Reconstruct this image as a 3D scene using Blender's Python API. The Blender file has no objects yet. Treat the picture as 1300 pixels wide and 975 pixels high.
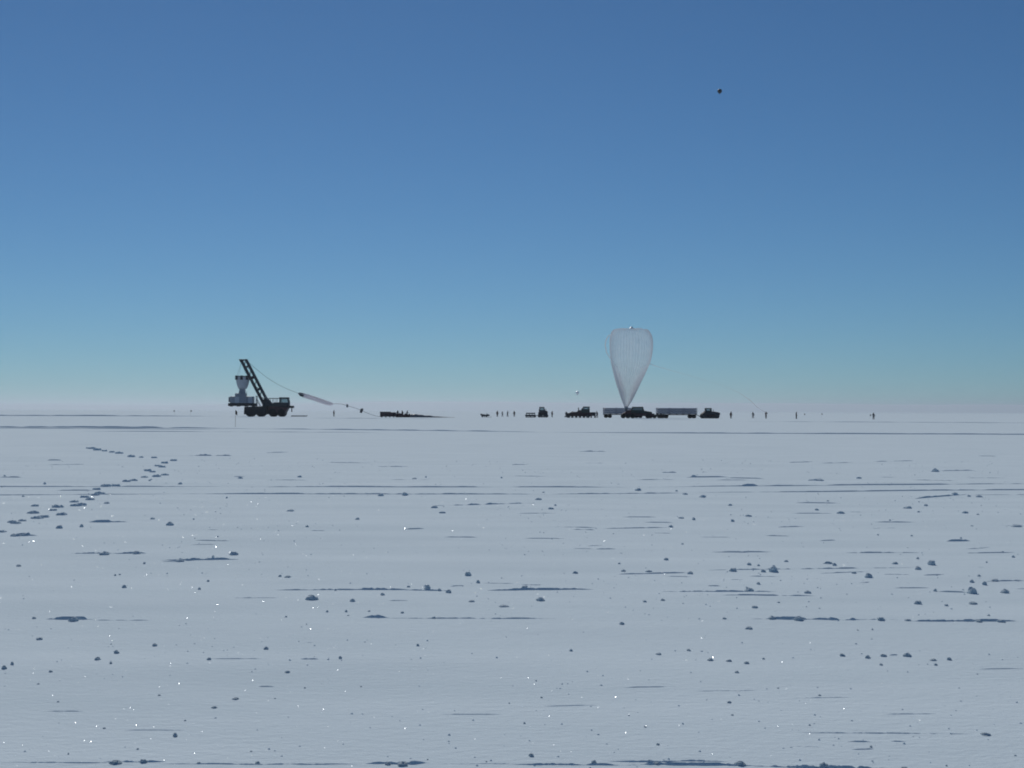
import bpy, math, random
from mathutils import Vector, Matrix, noise

R = math.radians
scene = bpy.context.scene
col = scene.collection

# ------------------------------------------------------------------ camera
F = 1786.0            # focal length in photo pixels (1300 wide)
EYE = 1.70            # camera height above the snow
HZ = 522.0            # horizon row at the middle of the photo
ROLL = R(0.2)
cam_d = bpy.data.cameras.new('camera')
cam = bpy.data.objects.new('camera', cam_d)
col.objects.link(cam)
cam_d.sensor_width = 36.0
cam_d.lens = F / 1300.0 * 36.0
cam_d.clip_start = 0.05
cam_d.clip_end = 200000.0
cam.location = (0, 0, EYE)
pitch = math.atan((HZ - 487.5) / F)
cam.matrix_world = (Matrix.Translation((0, 0, EYE)) @ Matrix.Rotation(R(90) + pitch, 4, 'X')
                    @ Matrix.Rotation(ROLL, 4, 'Z'))
scene.camera = cam

# ------------------------------------------------------------------ world, sun, exposure
SUN_AZ, SUN_EL = R(-14.0), R(35.0)      # azimuth measured from +Y towards +X
world = bpy.data.worlds.new('World')
scene.world = world
world.use_nodes = True
wn = world.node_tree
wn.nodes.clear()
sky = wn.nodes.new('ShaderNodeTexSky')
sky.sky_type = 'NISHITA'
sky.sun_disc = False
sky.sun_elevation = SUN_EL
sky.sun_rotation = SUN_AZ
sky.altitude = 800.0
sky.air_density = 0.85
sky.dust_density = 0.0
sky.ozone_density = 2.0
bg = wn.nodes.new('ShaderNodeBackground')
bg.inputs['Strength'].default_value = 0.051
wo = wn.nodes.new('ShaderNodeOutputWorld')
tint = wn.nodes.new('ShaderNodeMix')            # the camera's cool daylight balance, the same over the whole sky
tint.data_type = 'RGBA'
tint.blend_type = 'MULTIPLY'
tint.inputs['Factor'].default_value = 1.0
tint.inputs[7].default_value = (0.40, 0.70, 0.935, 1)
wn.links.new(sky.outputs[0], tint.inputs[6])
wn.links.new(tint.outputs[2], bg.inputs['Color'])
wn.links.new(bg.outputs[0], wo.inputs['Surface'])

sun_d = bpy.data.lights.new('sun', 'SUN')
sun_d.energy = 2.3
sun_d.angle = R(0.53)
sun_d.color = (1.0, 0.985, 0.925)
sun = bpy.data.objects.new('sun', sun_d)
col.objects.link(sun)
sdir = Vector((math.sin(SUN_AZ) * math.cos(SUN_EL), math.cos(SUN_AZ) * math.cos(SUN_EL), math.sin(SUN_EL)))
sun.rotation_mode = 'QUATERNION'
sun.rotation_quaternion = sdir.to_track_quat('Z', 'Y')
sun.location = sdir * 60

vs = scene.view_settings
vs.view_transform = 'Standard'
vs.look = 'None'
vs.gamma = 1.0
vs.exposure = 0.0
vs.use_curve_mapping = False
scene.cycles.transparent_max_bounces = 40
scene.cycles.max_bounces = 8
scene.cycles.volume_bounces = 0
scene.cycles.filter_width = 1.9          # the photograph is a little soft

# ------------------------------------------------------------------ helpers
random.seed(4)

def px_x(x, D):
    """metres to the right for photo column x on something D metres away"""
    return (x - 650.0) / F * D

def ground(x, y):
    """point of the flat snow seen at photo pixel (x, y)"""
    hz = HZ + (x - 650.0) * math.tan(ROLL)
    D = F * EYE / max(y - hz, 0.2)
    return px_x(x, D), D

def h(x, y):
    """height of the snow surface"""
    d = math.hypot(x, y)
    k = 1.0 if d < 120 else max(0.0, 1 - (d - 120) / 130.0)
    if k == 0: return 0.0
    a = 0.010 * noise.noise((x * 0.35, y * 0.9, 3.1)) + 0.010 * noise.noise((x * 0.10, y * 0.25, 7.7))
    if d > 25:
        a += 0.05 * min(1, (d - 25) / 60) * noise.noise((x * 0.03, y * 0.05, 1.3))
    return a * k

def tag(o, label=None, cat=None, group=None, kind=None):
    if label: o['label'] = label
    if cat: o['category'] = cat
    if group: o['group'] = group
    if kind: o['kind'] = kind
    return o

def empty(name, loc=(0, 0, 0), rz=0.0, label=None, cat=None, group=None):
    o = bpy.data.objects.new(name, None)
    o.empty_display_size = 0.3
    col.objects.link(o)
    o.location = loc
    o.rotation_euler = (0, 0, rz)
    return tag(o, label, cat, group)

def copy_tree(o, parent=None):
    c = o.copy()
    col.objects.link(c)
    c.parent = parent
    for ch in o.children:
        copy_tree(ch, c)
    return c

class MB:
    def __init__(s):
        s.v, s.f = [], []

    def add(s, vs_, fs_):
        n = len(s.v)
        s.v += [tuple(p) for p in vs_]
        s.f += [tuple(i + n for i in f) for f in fs_]
        return s

    def box(s, x0, x1, y0, y1, z0, z1, ch=0.0):
        if ch <= 0:
            return s.add([(x0, y0, z0), (x1, y0, z0), (x1, y1, z0), (x0, y1, z0),
                          (x0, y0, z1), (x1, y0, z1), (x1, y1, z1), (x0, y1, z1)],
                         [(3, 2, 1, 0), (4, 5, 6, 7), (0, 1, 5, 4), (1, 2, 6, 5), (2, 3, 7, 6), (3, 0, 4, 7)])
        poly = [(x0 + ch, z0), (x1 - ch, z0), (x1, z0 + ch), (x1, z1 - ch), (x1 - ch, z1), (x0 + ch, z1), (x0, z1 - ch), (x0, z0 + ch)]
        return s.prism(poly, y0, y1, ch)

    def prism(s, poly, y0, y1, ch=0.0):
        """polygon in x,z (counter-clockwise seen from -y) pulled from y0 to y1"""
        n = len(poly)
        cx = sum(p[0] for p in poly) / n
        cz = sum(p[1] for p in poly) / n
        if ch > 0:
            def ins(p):
                dx, dz = cx - p[0], cz - p[1]
                L = math.hypot(dx, dz) or 1
                t = min(ch, L * 0.4) / L
                return (p[0] + dx * t, p[1] + dz * t)
            layers = [([ins(p) for p in poly], y0), (poly, y0 + ch), (poly, y1 - ch), ([ins(p) for p in poly], y1)]
        else:
            layers = [(poly, y0), (poly, y1)]
        vv, ff = [], []
        for pl, y in layers:
            vv += [(p[0], y, p[1]) for p in pl]
        for k in range(len(layers) - 1):
            for i in range(n):
                j = (i + 1) % n
                ff.append((k * n + j, k * n + i, (k + 1) * n + i, (k + 1) * n + j))
        ff.append(tuple(range(n)))
        m = (len(layers) - 1) * n
        ff.append(tuple(m + n - 1 - i for i in range(n)))
        return s.add(vv, ff)

    def tube(s, pts, rad, n=8, cap=True, sq=(1, 1)):
        pts = [Vector(p) for p in pts]
        if not hasattr(rad, '__len__'): rad = [rad] * len(pts)
        vv, ff = [], []
        up0 = None
        for i, p in enumerate(pts):
            t = (pts[min(i + 1, len(pts) - 1)] - pts[max(i - 1, 0)]).normalized()
            if up0 is None:
                up0 = Vector((0, 1, 0)) if abs(t.y) < 0.9 else Vector((1, 0, 0))
            a = (up0 - t * up0.dot(t)).normalized()
            up0 = a
            b = t.cross(a)
            for k in range(n):
                w = 2 * math.pi * (k + 0.5) / n
                vv.append(p + (a * math.cos(w) * sq[0] + b * math.sin(w) * sq[1]) * rad[i])
        for i in range(len(pts) - 1):
            for k in range(n):
                j = (k + 1) % n
                ff.append((i * n + k, i * n + j, (i + 1) * n + j, (i + 1) * n + k))
        if cap:
            ff.append(tuple(n - 1 - k for k in range(n)))
            m = (len(pts) - 1) * n
            ff.append(tuple(m + k for k in range(n)))
        return s.add(vv, ff)

    def beam(s, p0, p1, w, d=None):
        """square bar, w metres across, d metres deep"""
        d = d or w
        return s.tube([p0, p1], 0.7071 * w, 4, True, (d / w, 1))

    def lathe(s, prof, n=24, axis='z', c=(0, 0, 0)):
        vv, ff = [], []
        for r, z in prof:
            for k in range(n):
                w = 2 * math.pi * k / n
                if axis == 'z': vv.append((c[0] + r * math.cos(w), c[1] + r * math.sin(w), c[2] + z))
                elif axis == 'y': vv.append((c[0] + r * math.cos(w), c[1] + z, c[2] - r * math.sin(w)))
                else: vv.append((c[0] + z, c[1] + r * math.cos(w), c[2] + r * math.sin(w)))
        for i in range(len(prof) - 1):
            for k in range(n):
                j = (k + 1) % n
                ff.append((i * n + k, i * n + j, (i + 1) * n + j, (i + 1) * n + k))
        if prof[0][0] > 1e-6: ff.append(tuple(n - 1 - k for k in range(n)))
        m = (len(prof) - 1) * n
        if prof[-1][0] > 1e-6: ff.append(tuple(m + k for k in range(n)))
        return s.add(vv, ff)

    def mesh(s, name, mat, smooth=False):
        me = bpy.data.meshes.new(name)
        me.from_pydata(s.v, [], s.f)
        me.materials.append(mat)
        if smooth: me.polygons.foreach_set('use_smooth', [True] * len(me.polygons))
        me.update()
        return me

    def build(s, name, mat, parent=None, smooth=False):
        o = bpy.data.objects.new(name, s.mesh(name, mat, smooth))
        col.objects.link(o)
        o.parent = parent
        return o

# ------------------------------------------------------------------ materials
def mat_new(name):
    m = bpy.data.materials.new(name)
    m.use_nodes = True
    nt = m.node_tree
    return m, nt, nt.nodes['Principled BSDF']

def paint(name, c, rough=0.55, metal=0.0, var=0.35, scale=3.0, spec=0.3):
    """painted or worn surface: base colour broken by two noises"""
    m, nt, b = mat_new(name)
    tc = nt.nodes.new('ShaderNodeTexCoord')
    nz = nt.nodes.new('ShaderNodeTexNoise')
    nz.inputs['Scale'].default_value = scale
    nz.inputs['Detail'].default_value = 6
    nt.links.new(tc.outputs['Object'], nz.inputs['Vector'])
    rp = nt.nodes.new('ShaderNodeValToRGB')
    rp.color_ramp.elements[0].position = 0.3
    rp.color_ramp.elements[1].position = 0.7
    rp.color_ramp.elements[0].color = tuple(x * (1 - var) for x in c) + (1,)
    rp.color_ramp.elements[1].color = tuple(min(1, x * (1 + var)) for x in c) + (1,)
    nt.links.new(nz.outputs['Fac'], rp.inputs['Fac'])
    nt.links.new(rp.outputs['Color'], b.inputs['Base Color'])
    b.inputs['Roughness'].default_value = rough
    b.inputs['Metallic'].default_value = metal
    b.inputs['Specular IOR Level'].default_value = spec
    return m

def snow_material(name, bump=True):
    m, nt, b = mat_new(name)
    tc = nt.nodes.new('ShaderNodeTexCoord')
    mp = nt.nodes.new('ShaderNodeMapping')
    mp.inputs['Scale'].default_value = (0.35, 1.6, 1.0)
    nt.links.new(tc.outputs['Object'], mp.inputs['Vector'])
    n1 = nt.nodes.new('ShaderNodeTexNoise')
    n1.inputs['Scale'].default_value = 0.6
    n1.inputs['Detail'].default_value = 8
    n1.inputs['Roughness'].default_value = 0.6
    nt.links.new(mp.outputs['Vector'], n1.inputs['Vector'])
    rp = nt.nodes.new('ShaderNodeValToRGB')
    rp.color_ramp.elements[0].position = 0.32
    rp.color_ramp.elements[1].position = 0.68
    rp.color_ramp.elements[0].color = (0.70, 0.80, 0.85, 1)
    rp.color_ramp.elements[1].color = (0.785, 0.88, 0.925, 1)
    nt.links.new(n1.outputs['Fac'], rp.inputs['Fac'])
    nt.links.new(rp.outputs['Color'], b.inputs['Base Color'])
    b.inputs['Roughness'].default_value = 1.0
    b.inputs['Specular IOR Level'].default_value = 0.035
    if bump:
        n2 = nt.nodes.new('ShaderNodeTexNoise')
        n2.inputs['Scale'].default_value = 16.0
        n2.inputs['Detail'].default_value = 5
        n2.inputs['Roughness'].default_value = 0.7
        mp2 = nt.nodes.new('ShaderNodeMapping')
        mp2.inputs['Scale'].default_value = (0.55, 1.0, 1.0)
        nt.links.new(tc.outputs['Object'], mp2.inputs['Vector'])
        nt.links.new(mp2.outputs['Vector'], n2.inputs['Vector'])
        bp = nt.nodes.new('ShaderNodeBump')
        bp.inputs['Strength'].default_value = 0.8
        bp.inputs['Distance'].default_value = 0.011
        nt.links.new(n2.outputs['Fac'], bp.inputs['Height'])
        nt.links.new(bp.outputs['Normal'], b.inputs['Normal'])
    return m

def film_material(name, clear, c=(0.84, 0.84, 0.86), refl=0.6):
    """thin polyethylene film: part see-through, part milky"""
    m = bpy.data.materials.new(name)
    m.use_nodes = True
    nt = m.node_tree
    nt.nodes.clear()
    out = nt.nodes.new('ShaderNodeOutputMaterial')
    tr = nt.nodes.new('ShaderNodeBsdfTransparent')
    tr.inputs['Color'].default_value = (0.97, 0.97, 0.97, 1)
    tl = nt.nodes.new('ShaderNodeBsdfTranslucent')
    tl.inputs['Color'].default_value = c + (1,)
    df = nt.nodes.new('ShaderNodeBsdfDiffuse')
    df.inputs['Color'].default_value = c + (1,)
    mx = nt.nodes.new('ShaderNodeMixShader')
    mx.inputs['Fac'].default_value = refl
    nt.links.new(tl.outputs[0], mx.inputs[1])
    nt.links.new(df.outputs[0], mx.inputs[2])
    tc = nt.nodes.new('ShaderNodeTexCoord')
    nz = nt.nodes.new('ShaderNodeTexNoise')
    nz.inputs['Scale'].default_value = 0.5
    nz.inputs['Detail'].default_value = 4
    nt.links.new(tc.outputs['Object'], nz.inputs['Vector'])
    mr = nt.nodes.new('ShaderNodeMapRange')
    mr.inputs['From Min'].default_value = 0.3
    mr.inputs['From Max'].default_value = 0.7
    mr.inputs['To Min'].default_value = 1 - clear - 0.05
    mr.inputs['To Max'].default_value = 1 - clear + 0.06
    nt.links.new(nz.outputs['Fac'], mr.inputs['Value'])
    m2 = nt.nodes.new('ShaderNodeMixShader')
    nt.links.new(mr.outputs[0], m2.inputs['Fac'])
    nt.links.new(tr.outputs[0], m2.inputs[1])
    nt.links.new(mx.outputs[0], m2.inputs[2])
    nt.links.new(m2.outputs[0], out.inputs['Surface'])
    return m

def glass_material(name):
    m = bpy.data.materials.new(name)
    m.use_nodes = True
    nt = m.node_tree
    nt.nodes.clear()
    out = nt.nodes.new('ShaderNodeOutputMaterial')
    tr = nt.nodes.new('ShaderNodeBsdfTransparent')
    tr.inputs['Color'].default_value = (0.72, 0.78, 0.80, 1)
    gl = nt.nodes.new('ShaderNodeBsdfGlossy')
    gl.inputs['Roughness'].default_value = 0.05
    mx = nt.nodes.new('ShaderNodeMixShader')
    mx.inputs['Fac'].default_value = 0.10
    nt.links.new(tr.outputs[0], mx.inputs[1])
    nt.links.new(gl.outputs[0], mx.inputs[2])
    nt.links.new(mx.outputs[0], out.inputs['Surface'])
    return m

SNOW = snow_material('snow')
SNOW_HARD = snow_material('broken_snow')
M = {
    'navy': paint('navy_steel', (0.022, 0.030, 0.042), 0.6),
    'maroon': paint('maroon_paint', (0.060, 0.022, 0.030), 0.6),
    'olive': paint('dark_green_paint', (0.022, 0.040, 0.042), 0.6),
    'black': paint('black_steel', (0.012, 0.016, 0.022), 0.6),
    'rubber': paint('rubber', (0.014, 0.015, 0.017), 0.85),
    'rim': paint('wheel_steel', (0.05, 0.052, 0.058), 0.5),
    'steel': paint('grey_steel', (0.16, 0.17, 0.19), 0.5, 0.3),
    'gas': paint('gas_cylinder_paint', (0.27, 0.29, 0.36), 0.45, 0.0, 0.15),
    'gasdark': paint('trailer_chassis_paint', (0.035, 0.030, 0.042), 0.6),
    'white': paint('white_panel', (0.42, 0.45, 0.50), 0.5, 0.0, 0.10),
    'pale': paint('pale_blue_panel', (0.25, 0.28, 0.33), 0.5, 0.0, 0.2),
    'solar': paint('solar_cell', (0.015, 0.018, 0.030), 0.25),
    'redcloth': paint('dark_red_cloth', (0.045, 0.016, 0.022), 0.9),
    'darkcloth': paint('dark_cloth', (0.030, 0.034, 0.044), 0.9),
    'parka': paint('parka_cloth', (0.040, 0.012, 0.016), 0.9),
    'parka2': paint('navy_parka_cloth', (0.025, 0.030, 0.050), 0.9),
    'trousers': paint('black_overalls', (0.016, 0.016, 0.020), 0.9),
    'boots': paint('winter_boots', (0.05, 0.05, 0.055), 0.8),
    'skin': paint('skin', (0.30, 0.18, 0.13), 0.6, 0, 0.1),
    'fur': paint('fur_ruff', (0.12, 0.09, 0.06), 1.0),
    'bamboo': paint('bamboo', (0.16, 0.12, 0.06), 0.7),
    'flag': paint('flag_cloth', (0.045, 0.035, 0.040), 0.9),
    'canopy': film_material('parachute_cloth', 0.16, (0.80, 0.76, 0.80)),
    'cable': paint('cable', (0.10, 0.11, 0.12), 0.8),
    'latex': paint('silver_foil', (0.92, 0.93, 0.95), 0.5, 1.0, 0.03),
    'darklatex': paint('dark_latex', (0.010, 0.018, 0.030), 0.5),
    'alloy': paint('bright_alloy', (0.85, 0.87, 0.90), 0.42, 1.0, 0.05),
    'film': film_material('balloon_film', 0.65),
    'tubefilm': film_material('inflation_tube_film', 0.45),
    'glass': glass_material('cab_glass'),
}

# ------------------------------------------------------------------ snow ground (one sheet to the horizon)
angs = [R(-42 + 84 * i / 300) for i in range(301)]
a = R(42)
while a < R(318) - R(4):
    a += R(4)
    angs.append(a)
rads = [0.0, 1.0, 2.0, 3.0]
r = 4.0
while r < 400:
    rads.append(r)
    r *= 1.013
while r < 26000:
    rads.append(r)
    r *= 1.12
NA = len(angs)
gv, gf = [(0, 0, h(0, 0))], []
sn = [(math.sin(t), math.cos(t)) for t in angs]
for r in rads[1:]:
    for s_, c_ in sn:
        x, y = r * s_, r * c_
        gv.append((x, y, h(x, y)))
for k in range(NA):
    gf.append((0, 1 + (k + 1) % NA, 1 + k))
for i in range(len(rads) - 2):
    for k in range(NA):
        j = (k + 1) % NA
        gf.append((1 + i * NA + k, 1 + i * NA + j, 1 + (i + 1) * NA + j, 1 + (i + 1) * NA + k))
g = MB()
g.v, g.f = gv, gf
GROUND = g.build('snow_ground', SNOW, None, True)
tag(GROUND, kind='structure')
GROUND['label'] = 'flat wind-packed snow plain reaching to the horizon'

# far, low snow rise along the horizon
def far_rise(name, x0, x1, D0, depth, crest, seed, label):
    m = MB()
    nx, ny = 220, 16
    for j in range(ny + 1):
        t = j / ny
        prof = math.sin(min(1.0, t / 0.75) * math.pi / 2) ** 1.4 if t < 0.75 else 1 - (t - 0.75) * 1.2
        for i in range(nx + 1):
            x = x0 + (x1 - x0) * i / nx
            u = i / nx
            z = crest(u) * prof * (1 + 0.10 * noise.noise((x * 0.0009, t * 2.0, seed)) + 0.04 * noise.noise((x * 0.004, t * 5, seed)))
            m.v.append((x, D0 + depth * t, z - 1.0))
    for j in range(ny):
        for i in range(nx):
            b0 = j * (nx + 1) + i
            m.f.append((b0, b0 + 1, b0 + nx + 2, b0 + nx + 1))
    o = m.build(name, SNOW, None, True)
    tag(o, label, None, None, 'structure')
    return o

far_rise('distant_snow_rise', -5200, 12500, 12000, 3500,
         lambda u: 102 * min(1, (u / 0.22)) ** 0.8 * (1 - 0.18 * u), 2.2,
         'long low pale snow rise along the horizon')
far_rise('distant_snow_slope', -14000, 4000, 14500, 4000,
         lambda u: 55 + 25 * math.sin(u * 5), 5.4,
         'faint lower snow slope fading into the horizon')

# ------------------------------------------------------------------ relief lying in the snow: drifts, ruts, footprints
def ridge(name, pts, width_k=4.0, mat=SNOW_HARD, seed=0.0, rough=0.9, freq=1.0, soft=1.0):
    """low sharp-fronted ridge through (x, y, height) ground points"""
    m = MB()
    n = len(pts)
    for i, (x, y, hh) in enumerate(pts):
        e = min(1.0, i / (n * 0.22), (n - 1 - i) / (n * 0.22))
        q = i * freq
        w = 0.62 + 1.0 * noise.noise((q * 0.035, y, seed)) + 0.8 * noise.noise((q * 0.13, y, seed + 4)) + 0.45 * noise.noise((q * 0.41, y, seed + 7))
        w = min(1.15, max(0.05, (1 - rough) + rough * w * 1.3))
        z = hh * w * e
        z0 = h(x, y)
        jy = 1.6 * hh * noise.noise((i * 0.05, y, seed + 9))
        for dy, dz in ((-0.95 * z * soft - 0.01, -0.012), (-0.42 * z * soft, 0.62 * z), (0.0 + 0.1 * z, z), (z * width_k * 0.45, 0.52 * z), (z * width_k + 0.02, -0.012)):
            m.v.append((x, y + jy + dy, z0 + dz))
    for i in range(n - 1):
        for k in range(4):
            a0 = i * 5 + k
            m.f.append((a0, a0 + 5, a0 + 6, a0 + 1))
    o = m.build(name, mat, GROUND, False)
    return o

def streak(name, x0, y0, x1, y1, hp, seed, rough=0.9, step=1.6, freq=1.0, soft=None):
    if soft is None: soft = 2.0 if hp < 1.7 else (1.5 if hp < 2.5 else 1.0)
    n = max(8, int(abs(x1 - x0) / step))
    pts = []
    for i in range(n + 1):
        t = i / n
        X, Y = ground(x0 + (x1 - x0) * t, y0 + (y1 - y0) * t)
        pts.append((X, Y, hp * 0.62 * Y / F))
    return ridge(name, pts, seed=seed, rough=rough, freq=freq, soft=soft)

drifts = [
    (60, 784.5, 122, 785, 5), (118, 786, 197, 786.5, 1.6), (462, 784, 496, 784, 5), (490, 785, 715, 786, 2.2),
    (350, 748.5, 470, 748, 2.2), (420, 748, 522, 748.5, 4), (515, 748.5, 575, 750, 2.5), (618, 749, 755, 748, 3.6), (838, 751, 986, 751, 2.6),
    (905, 755, 1037, 756, 2.2), (298, 759.5, 356, 759, 1.6), (952, 786, 1142, 786.5, 5), (1135, 788, 1300, 787.5, 4),
    (0, 965, 155, 965, 1.6), (135, 964, 215, 963.5, 3), (205, 966, 465, 967, 2), (465, 966.5, 548, 966.5, 5),
    (650, 968, 815, 969, 3), (790, 968, 962, 969, 4.4), (955, 970, 1145, 974, 5.2), (770, 965, 925, 964, 2.5), (545, 967, 660, 967, 1.4),
    (90, 702, 152, 702, 4.5), (148, 702.5, 188, 702, 3), (205, 710.5, 305, 709.5, 3.8), (215, 711, 250, 711, 3),
    (268, 836, 345, 836, 1.3), (383, 836.5, 407, 836.5, 2), (550, 642, 682, 639, 3), (113, 663, 166, 662.5, 4.2),
    (240, 578.5, 300, 578.5, 3.4), (932, 617.5, 964, 617, 4), (1025, 610, 1046, 609.5, 3.5), (1178, 597.5, 1238, 597, 2.4), (1160, 633, 1232, 627, 3),
    (1200, 686.5, 1232, 686, 3.4), (895, 723, 1162, 721, 2.2), (905, 701, 980, 701, 1.8), (1072, 702, 1168, 701.5, 2.2), (1215, 702, 1290, 701, 1.6),
    (780, 728, 880, 726, 2.0), (1010, 929, 1235, 930, 1.6), (1075, 940, 1106, 940, 2), (1130, 939.5, 1150, 940, 2), (1080, 950, 1110, 949, 1.6), (1010, 946, 1040, 946, 1.4),
    (1128, 830, 1140, 829.5, 1.8), (1240, 847, 1300, 846, 1.3), (1265, 667, 1300, 666.5, 4),
    (495, 762, 520, 762, 2), (1250, 738, 1300, 737, 2), (1190, 750, 1228, 751, 2), (1040, 728, 1105, 726, 1.6), (950, 731, 1000, 732, 1.5),
    (0, 606, 30, 606, 2), (480, 592, 520, 592, 1.6), (735, 573, 770, 573, 2.2), (1110, 586, 1160, 585, 1.6), (1000, 587, 1030, 586, 1.6),
    (60, 584, 80, 584, 1.6), (840, 600, 860, 600, 2), (870, 606, 925, 605.5, 2), (700, 668, 760, 670, 1.4), (765, 671, 850, 669, 1.6), (650, 590, 670, 590, 1.4),
    (20, 680, 50, 680, 2), (515, 672, 540, 671, 1.8), (330, 870, 352, 870, 1.5), (380, 815, 410, 815, 1.2), (60, 902, 110, 902, 1.2), (790, 872, 860, 871, 1.3),
    (880, 877, 960, 876, 1.2), (1000, 885, 1080, 884, 1.2), (690, 895, 760, 894, 1.1), (560, 905, 640, 905, 1.1), (160, 925, 240, 925, 1.0), (1120, 905, 1190, 904, 1.2),
]
for i, (x0, y0, x1, y1, hp) in enumerate(drifts):
    streak('snow_drift', x0, y0, x1, y1, hp, i * 1.37)
rs = random.Random(11)
for i in range(60):
    y0 = 572 + 175 * rs.random()
    x0 = rs.uniform(-20, 1290) if i % 3 else rs.uniform(640, 1290)
    streak('snow_drift', x0, y0, x0 + rs.uniform(14, 60), y0 + rs.uniform(-1, 1), rs.uniform(0.8, 1.9), 300 + i * 1.7, soft=rs.uniform(2.0, 3.2))
# two ruts of a vehicle track, an older one, and the berms of the graded road far out
for i, (x0, y0, x1, y1, hp, st) in enumerate([
        (-220, 629, 230, 627, 1.4, 3), (225, 627, 700, 627, 2.3, 2), (695, 627, 870, 625.5, 1.9, 2), (860, 625.5, 1540, 620, 1.8, 3),
        (-220, 618, 300, 617.5, 1.6, 3), (295, 618, 820, 618.5, 2.0, 3), (810, 618.5, 1540, 612, 2.0, 3)]):
    streak('track_rut', x0, y0, x1, y1, hp, 40 + i * 2.1, 0.75, st, 1.0)
for i, (x0, y0, x1, y1, hp, st) in enumerate([
        (-300, 539.5, 330, 544.5, 2.6, 3), (320, 544.5, 700, 548.5, 1.7, 3), (690, 548.5, 1600, 554, 1.8, 3),
        (-300, 541.5, 300, 545.5, 1.6, 3), (100, 547, 500, 549, 1.2, 3)]):
    streak('road_berm', x0, y0, x1, y1, hp, 80 + i * 2.1, 0.6, st, 0.5)
for i, (x0, y0, x1, y1, hp, st) in enumerate([(-300, 527.0, 285, 528.5, 1.9, 3), (395, 531, 560, 531.5, 0.8, 3), (930, 535, 1500, 538, 0.8, 4)]):
    streak('road_berm', x0, y0, x1, y1, hp, 95 + i * 2.1, 0.6, st, 0.5)

def footprint_mesh(seed):
    m = MB()
    n = 14
    rings = ((1.0, -0.15), (0.80, 0.75), (0.62, 1.0), (0.42, 0.30), (0.18, 0.12))
    for q, (rr, zz) in enumerate(rings):
        for k in range(n):
            w = 2 * math.pi * k / n
            jit = 1 + 0.35 * noise.noise((math.cos(w) * 1.7, math.sin(w) * 1.7, seed + q * 0.3))
            jz = 1 + 0.8 * noise.noise((math.cos(w) * 2.4, math.sin(w) * 2.4, seed + 5 + q))
            m.v.append((rr * jit * math.cos(w), rr * jit * math.sin(w) * 0.8, zz * (jz if zz > 0.2 else 1)))
    for q in range(len(rings) - 1):
        for k in range(n):
            j = (k + 1) % n
            m.f.append((q * n + k, q * n + j, (q + 1) * n + j, (q + 1) * n + k))
    b0 = (len(rings) - 1) * n
    m.f.append(tuple(b0 + k for k in range(n)))
    return m.mesh('footprint', SNOW_HARD)

fp_meshes = [footprint_mesh(s * 3.3) for s in range(6)]
steps = [(75, 490), (95, 496), (130, 482), (190, 440), (212, 467), (255, 460), (200, 402), (298, 424), (325, 408), (345, 448),
         (415, 378), (425, 400), (455, 397), (470, 352), (500, 366), (530, 340), (555, 333), (540, 310), (590, 293), (640, 290), (700, 268), (740, 262),
         (800, 243), (820, 207), (845, 213), (870, 180), (895, 186), (865, 239), (912, 230), (912, 165), (960, 152), (850, 135), (725, 130),
         (780, 133), (660, 112), (580, 98), (620, 105), (488, 82), (540, 92), (510, 84), (20, 545), (140, 562), (100, 565)]
for i, (cx, cy) in enumerate(steps):
    X, Y = ground(cx / 4.3333, 550 + cy / 4.3333)
    o = bpy.data.objects.new('footprint', fp_meshes[i % 6])
    col.objects.link(o)
    o.parent = GROUND
    k = 0.75 + 0.5 * random.random()
    sx = (0.05 + 0.0019 * Y) * k
    o.location = (X, Y, h(X, Y))
    o.scale = (sx, 0.10 * k, (0.008 + 0.00085 * Y) * k)
    o.rotation_euler = (0, 0, random.uniform(-0.5, 0.5))

# ------------------------------------------------------------------ loose snow chunks
def clod_mesh(seed, sub):
    import bmesh
    bm = bmesh.new()
    bmesh.ops.create_icosphere(bm, subdivisions=sub, radius=1.0)
    for v in bm.verts:
        d = v.co.normalized()
        k = 1 + 0.38 * noise.noise(d * 1.6 + Vector((seed, 0, 0))) + 0.22 * noise.noise(d * 3.7 + Vector((0, seed, 0)))
        v.co = d * k
        v.co.z = v.co.z * (1.0 if v.co.z > 0 else 0.35)
    me = bpy.data.meshes.new('snow_chunk')
    bm.to_mesh(me)
    bm.free()
    me.materials.append(SNOW_HARD)
    return me
clods_big = [clod_mesh(s * 2.7 + 1, 3) for s in range(4)]
clods = [clod_mesh(s * 1.9 + 30, 2) for s in range(9)]

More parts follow.
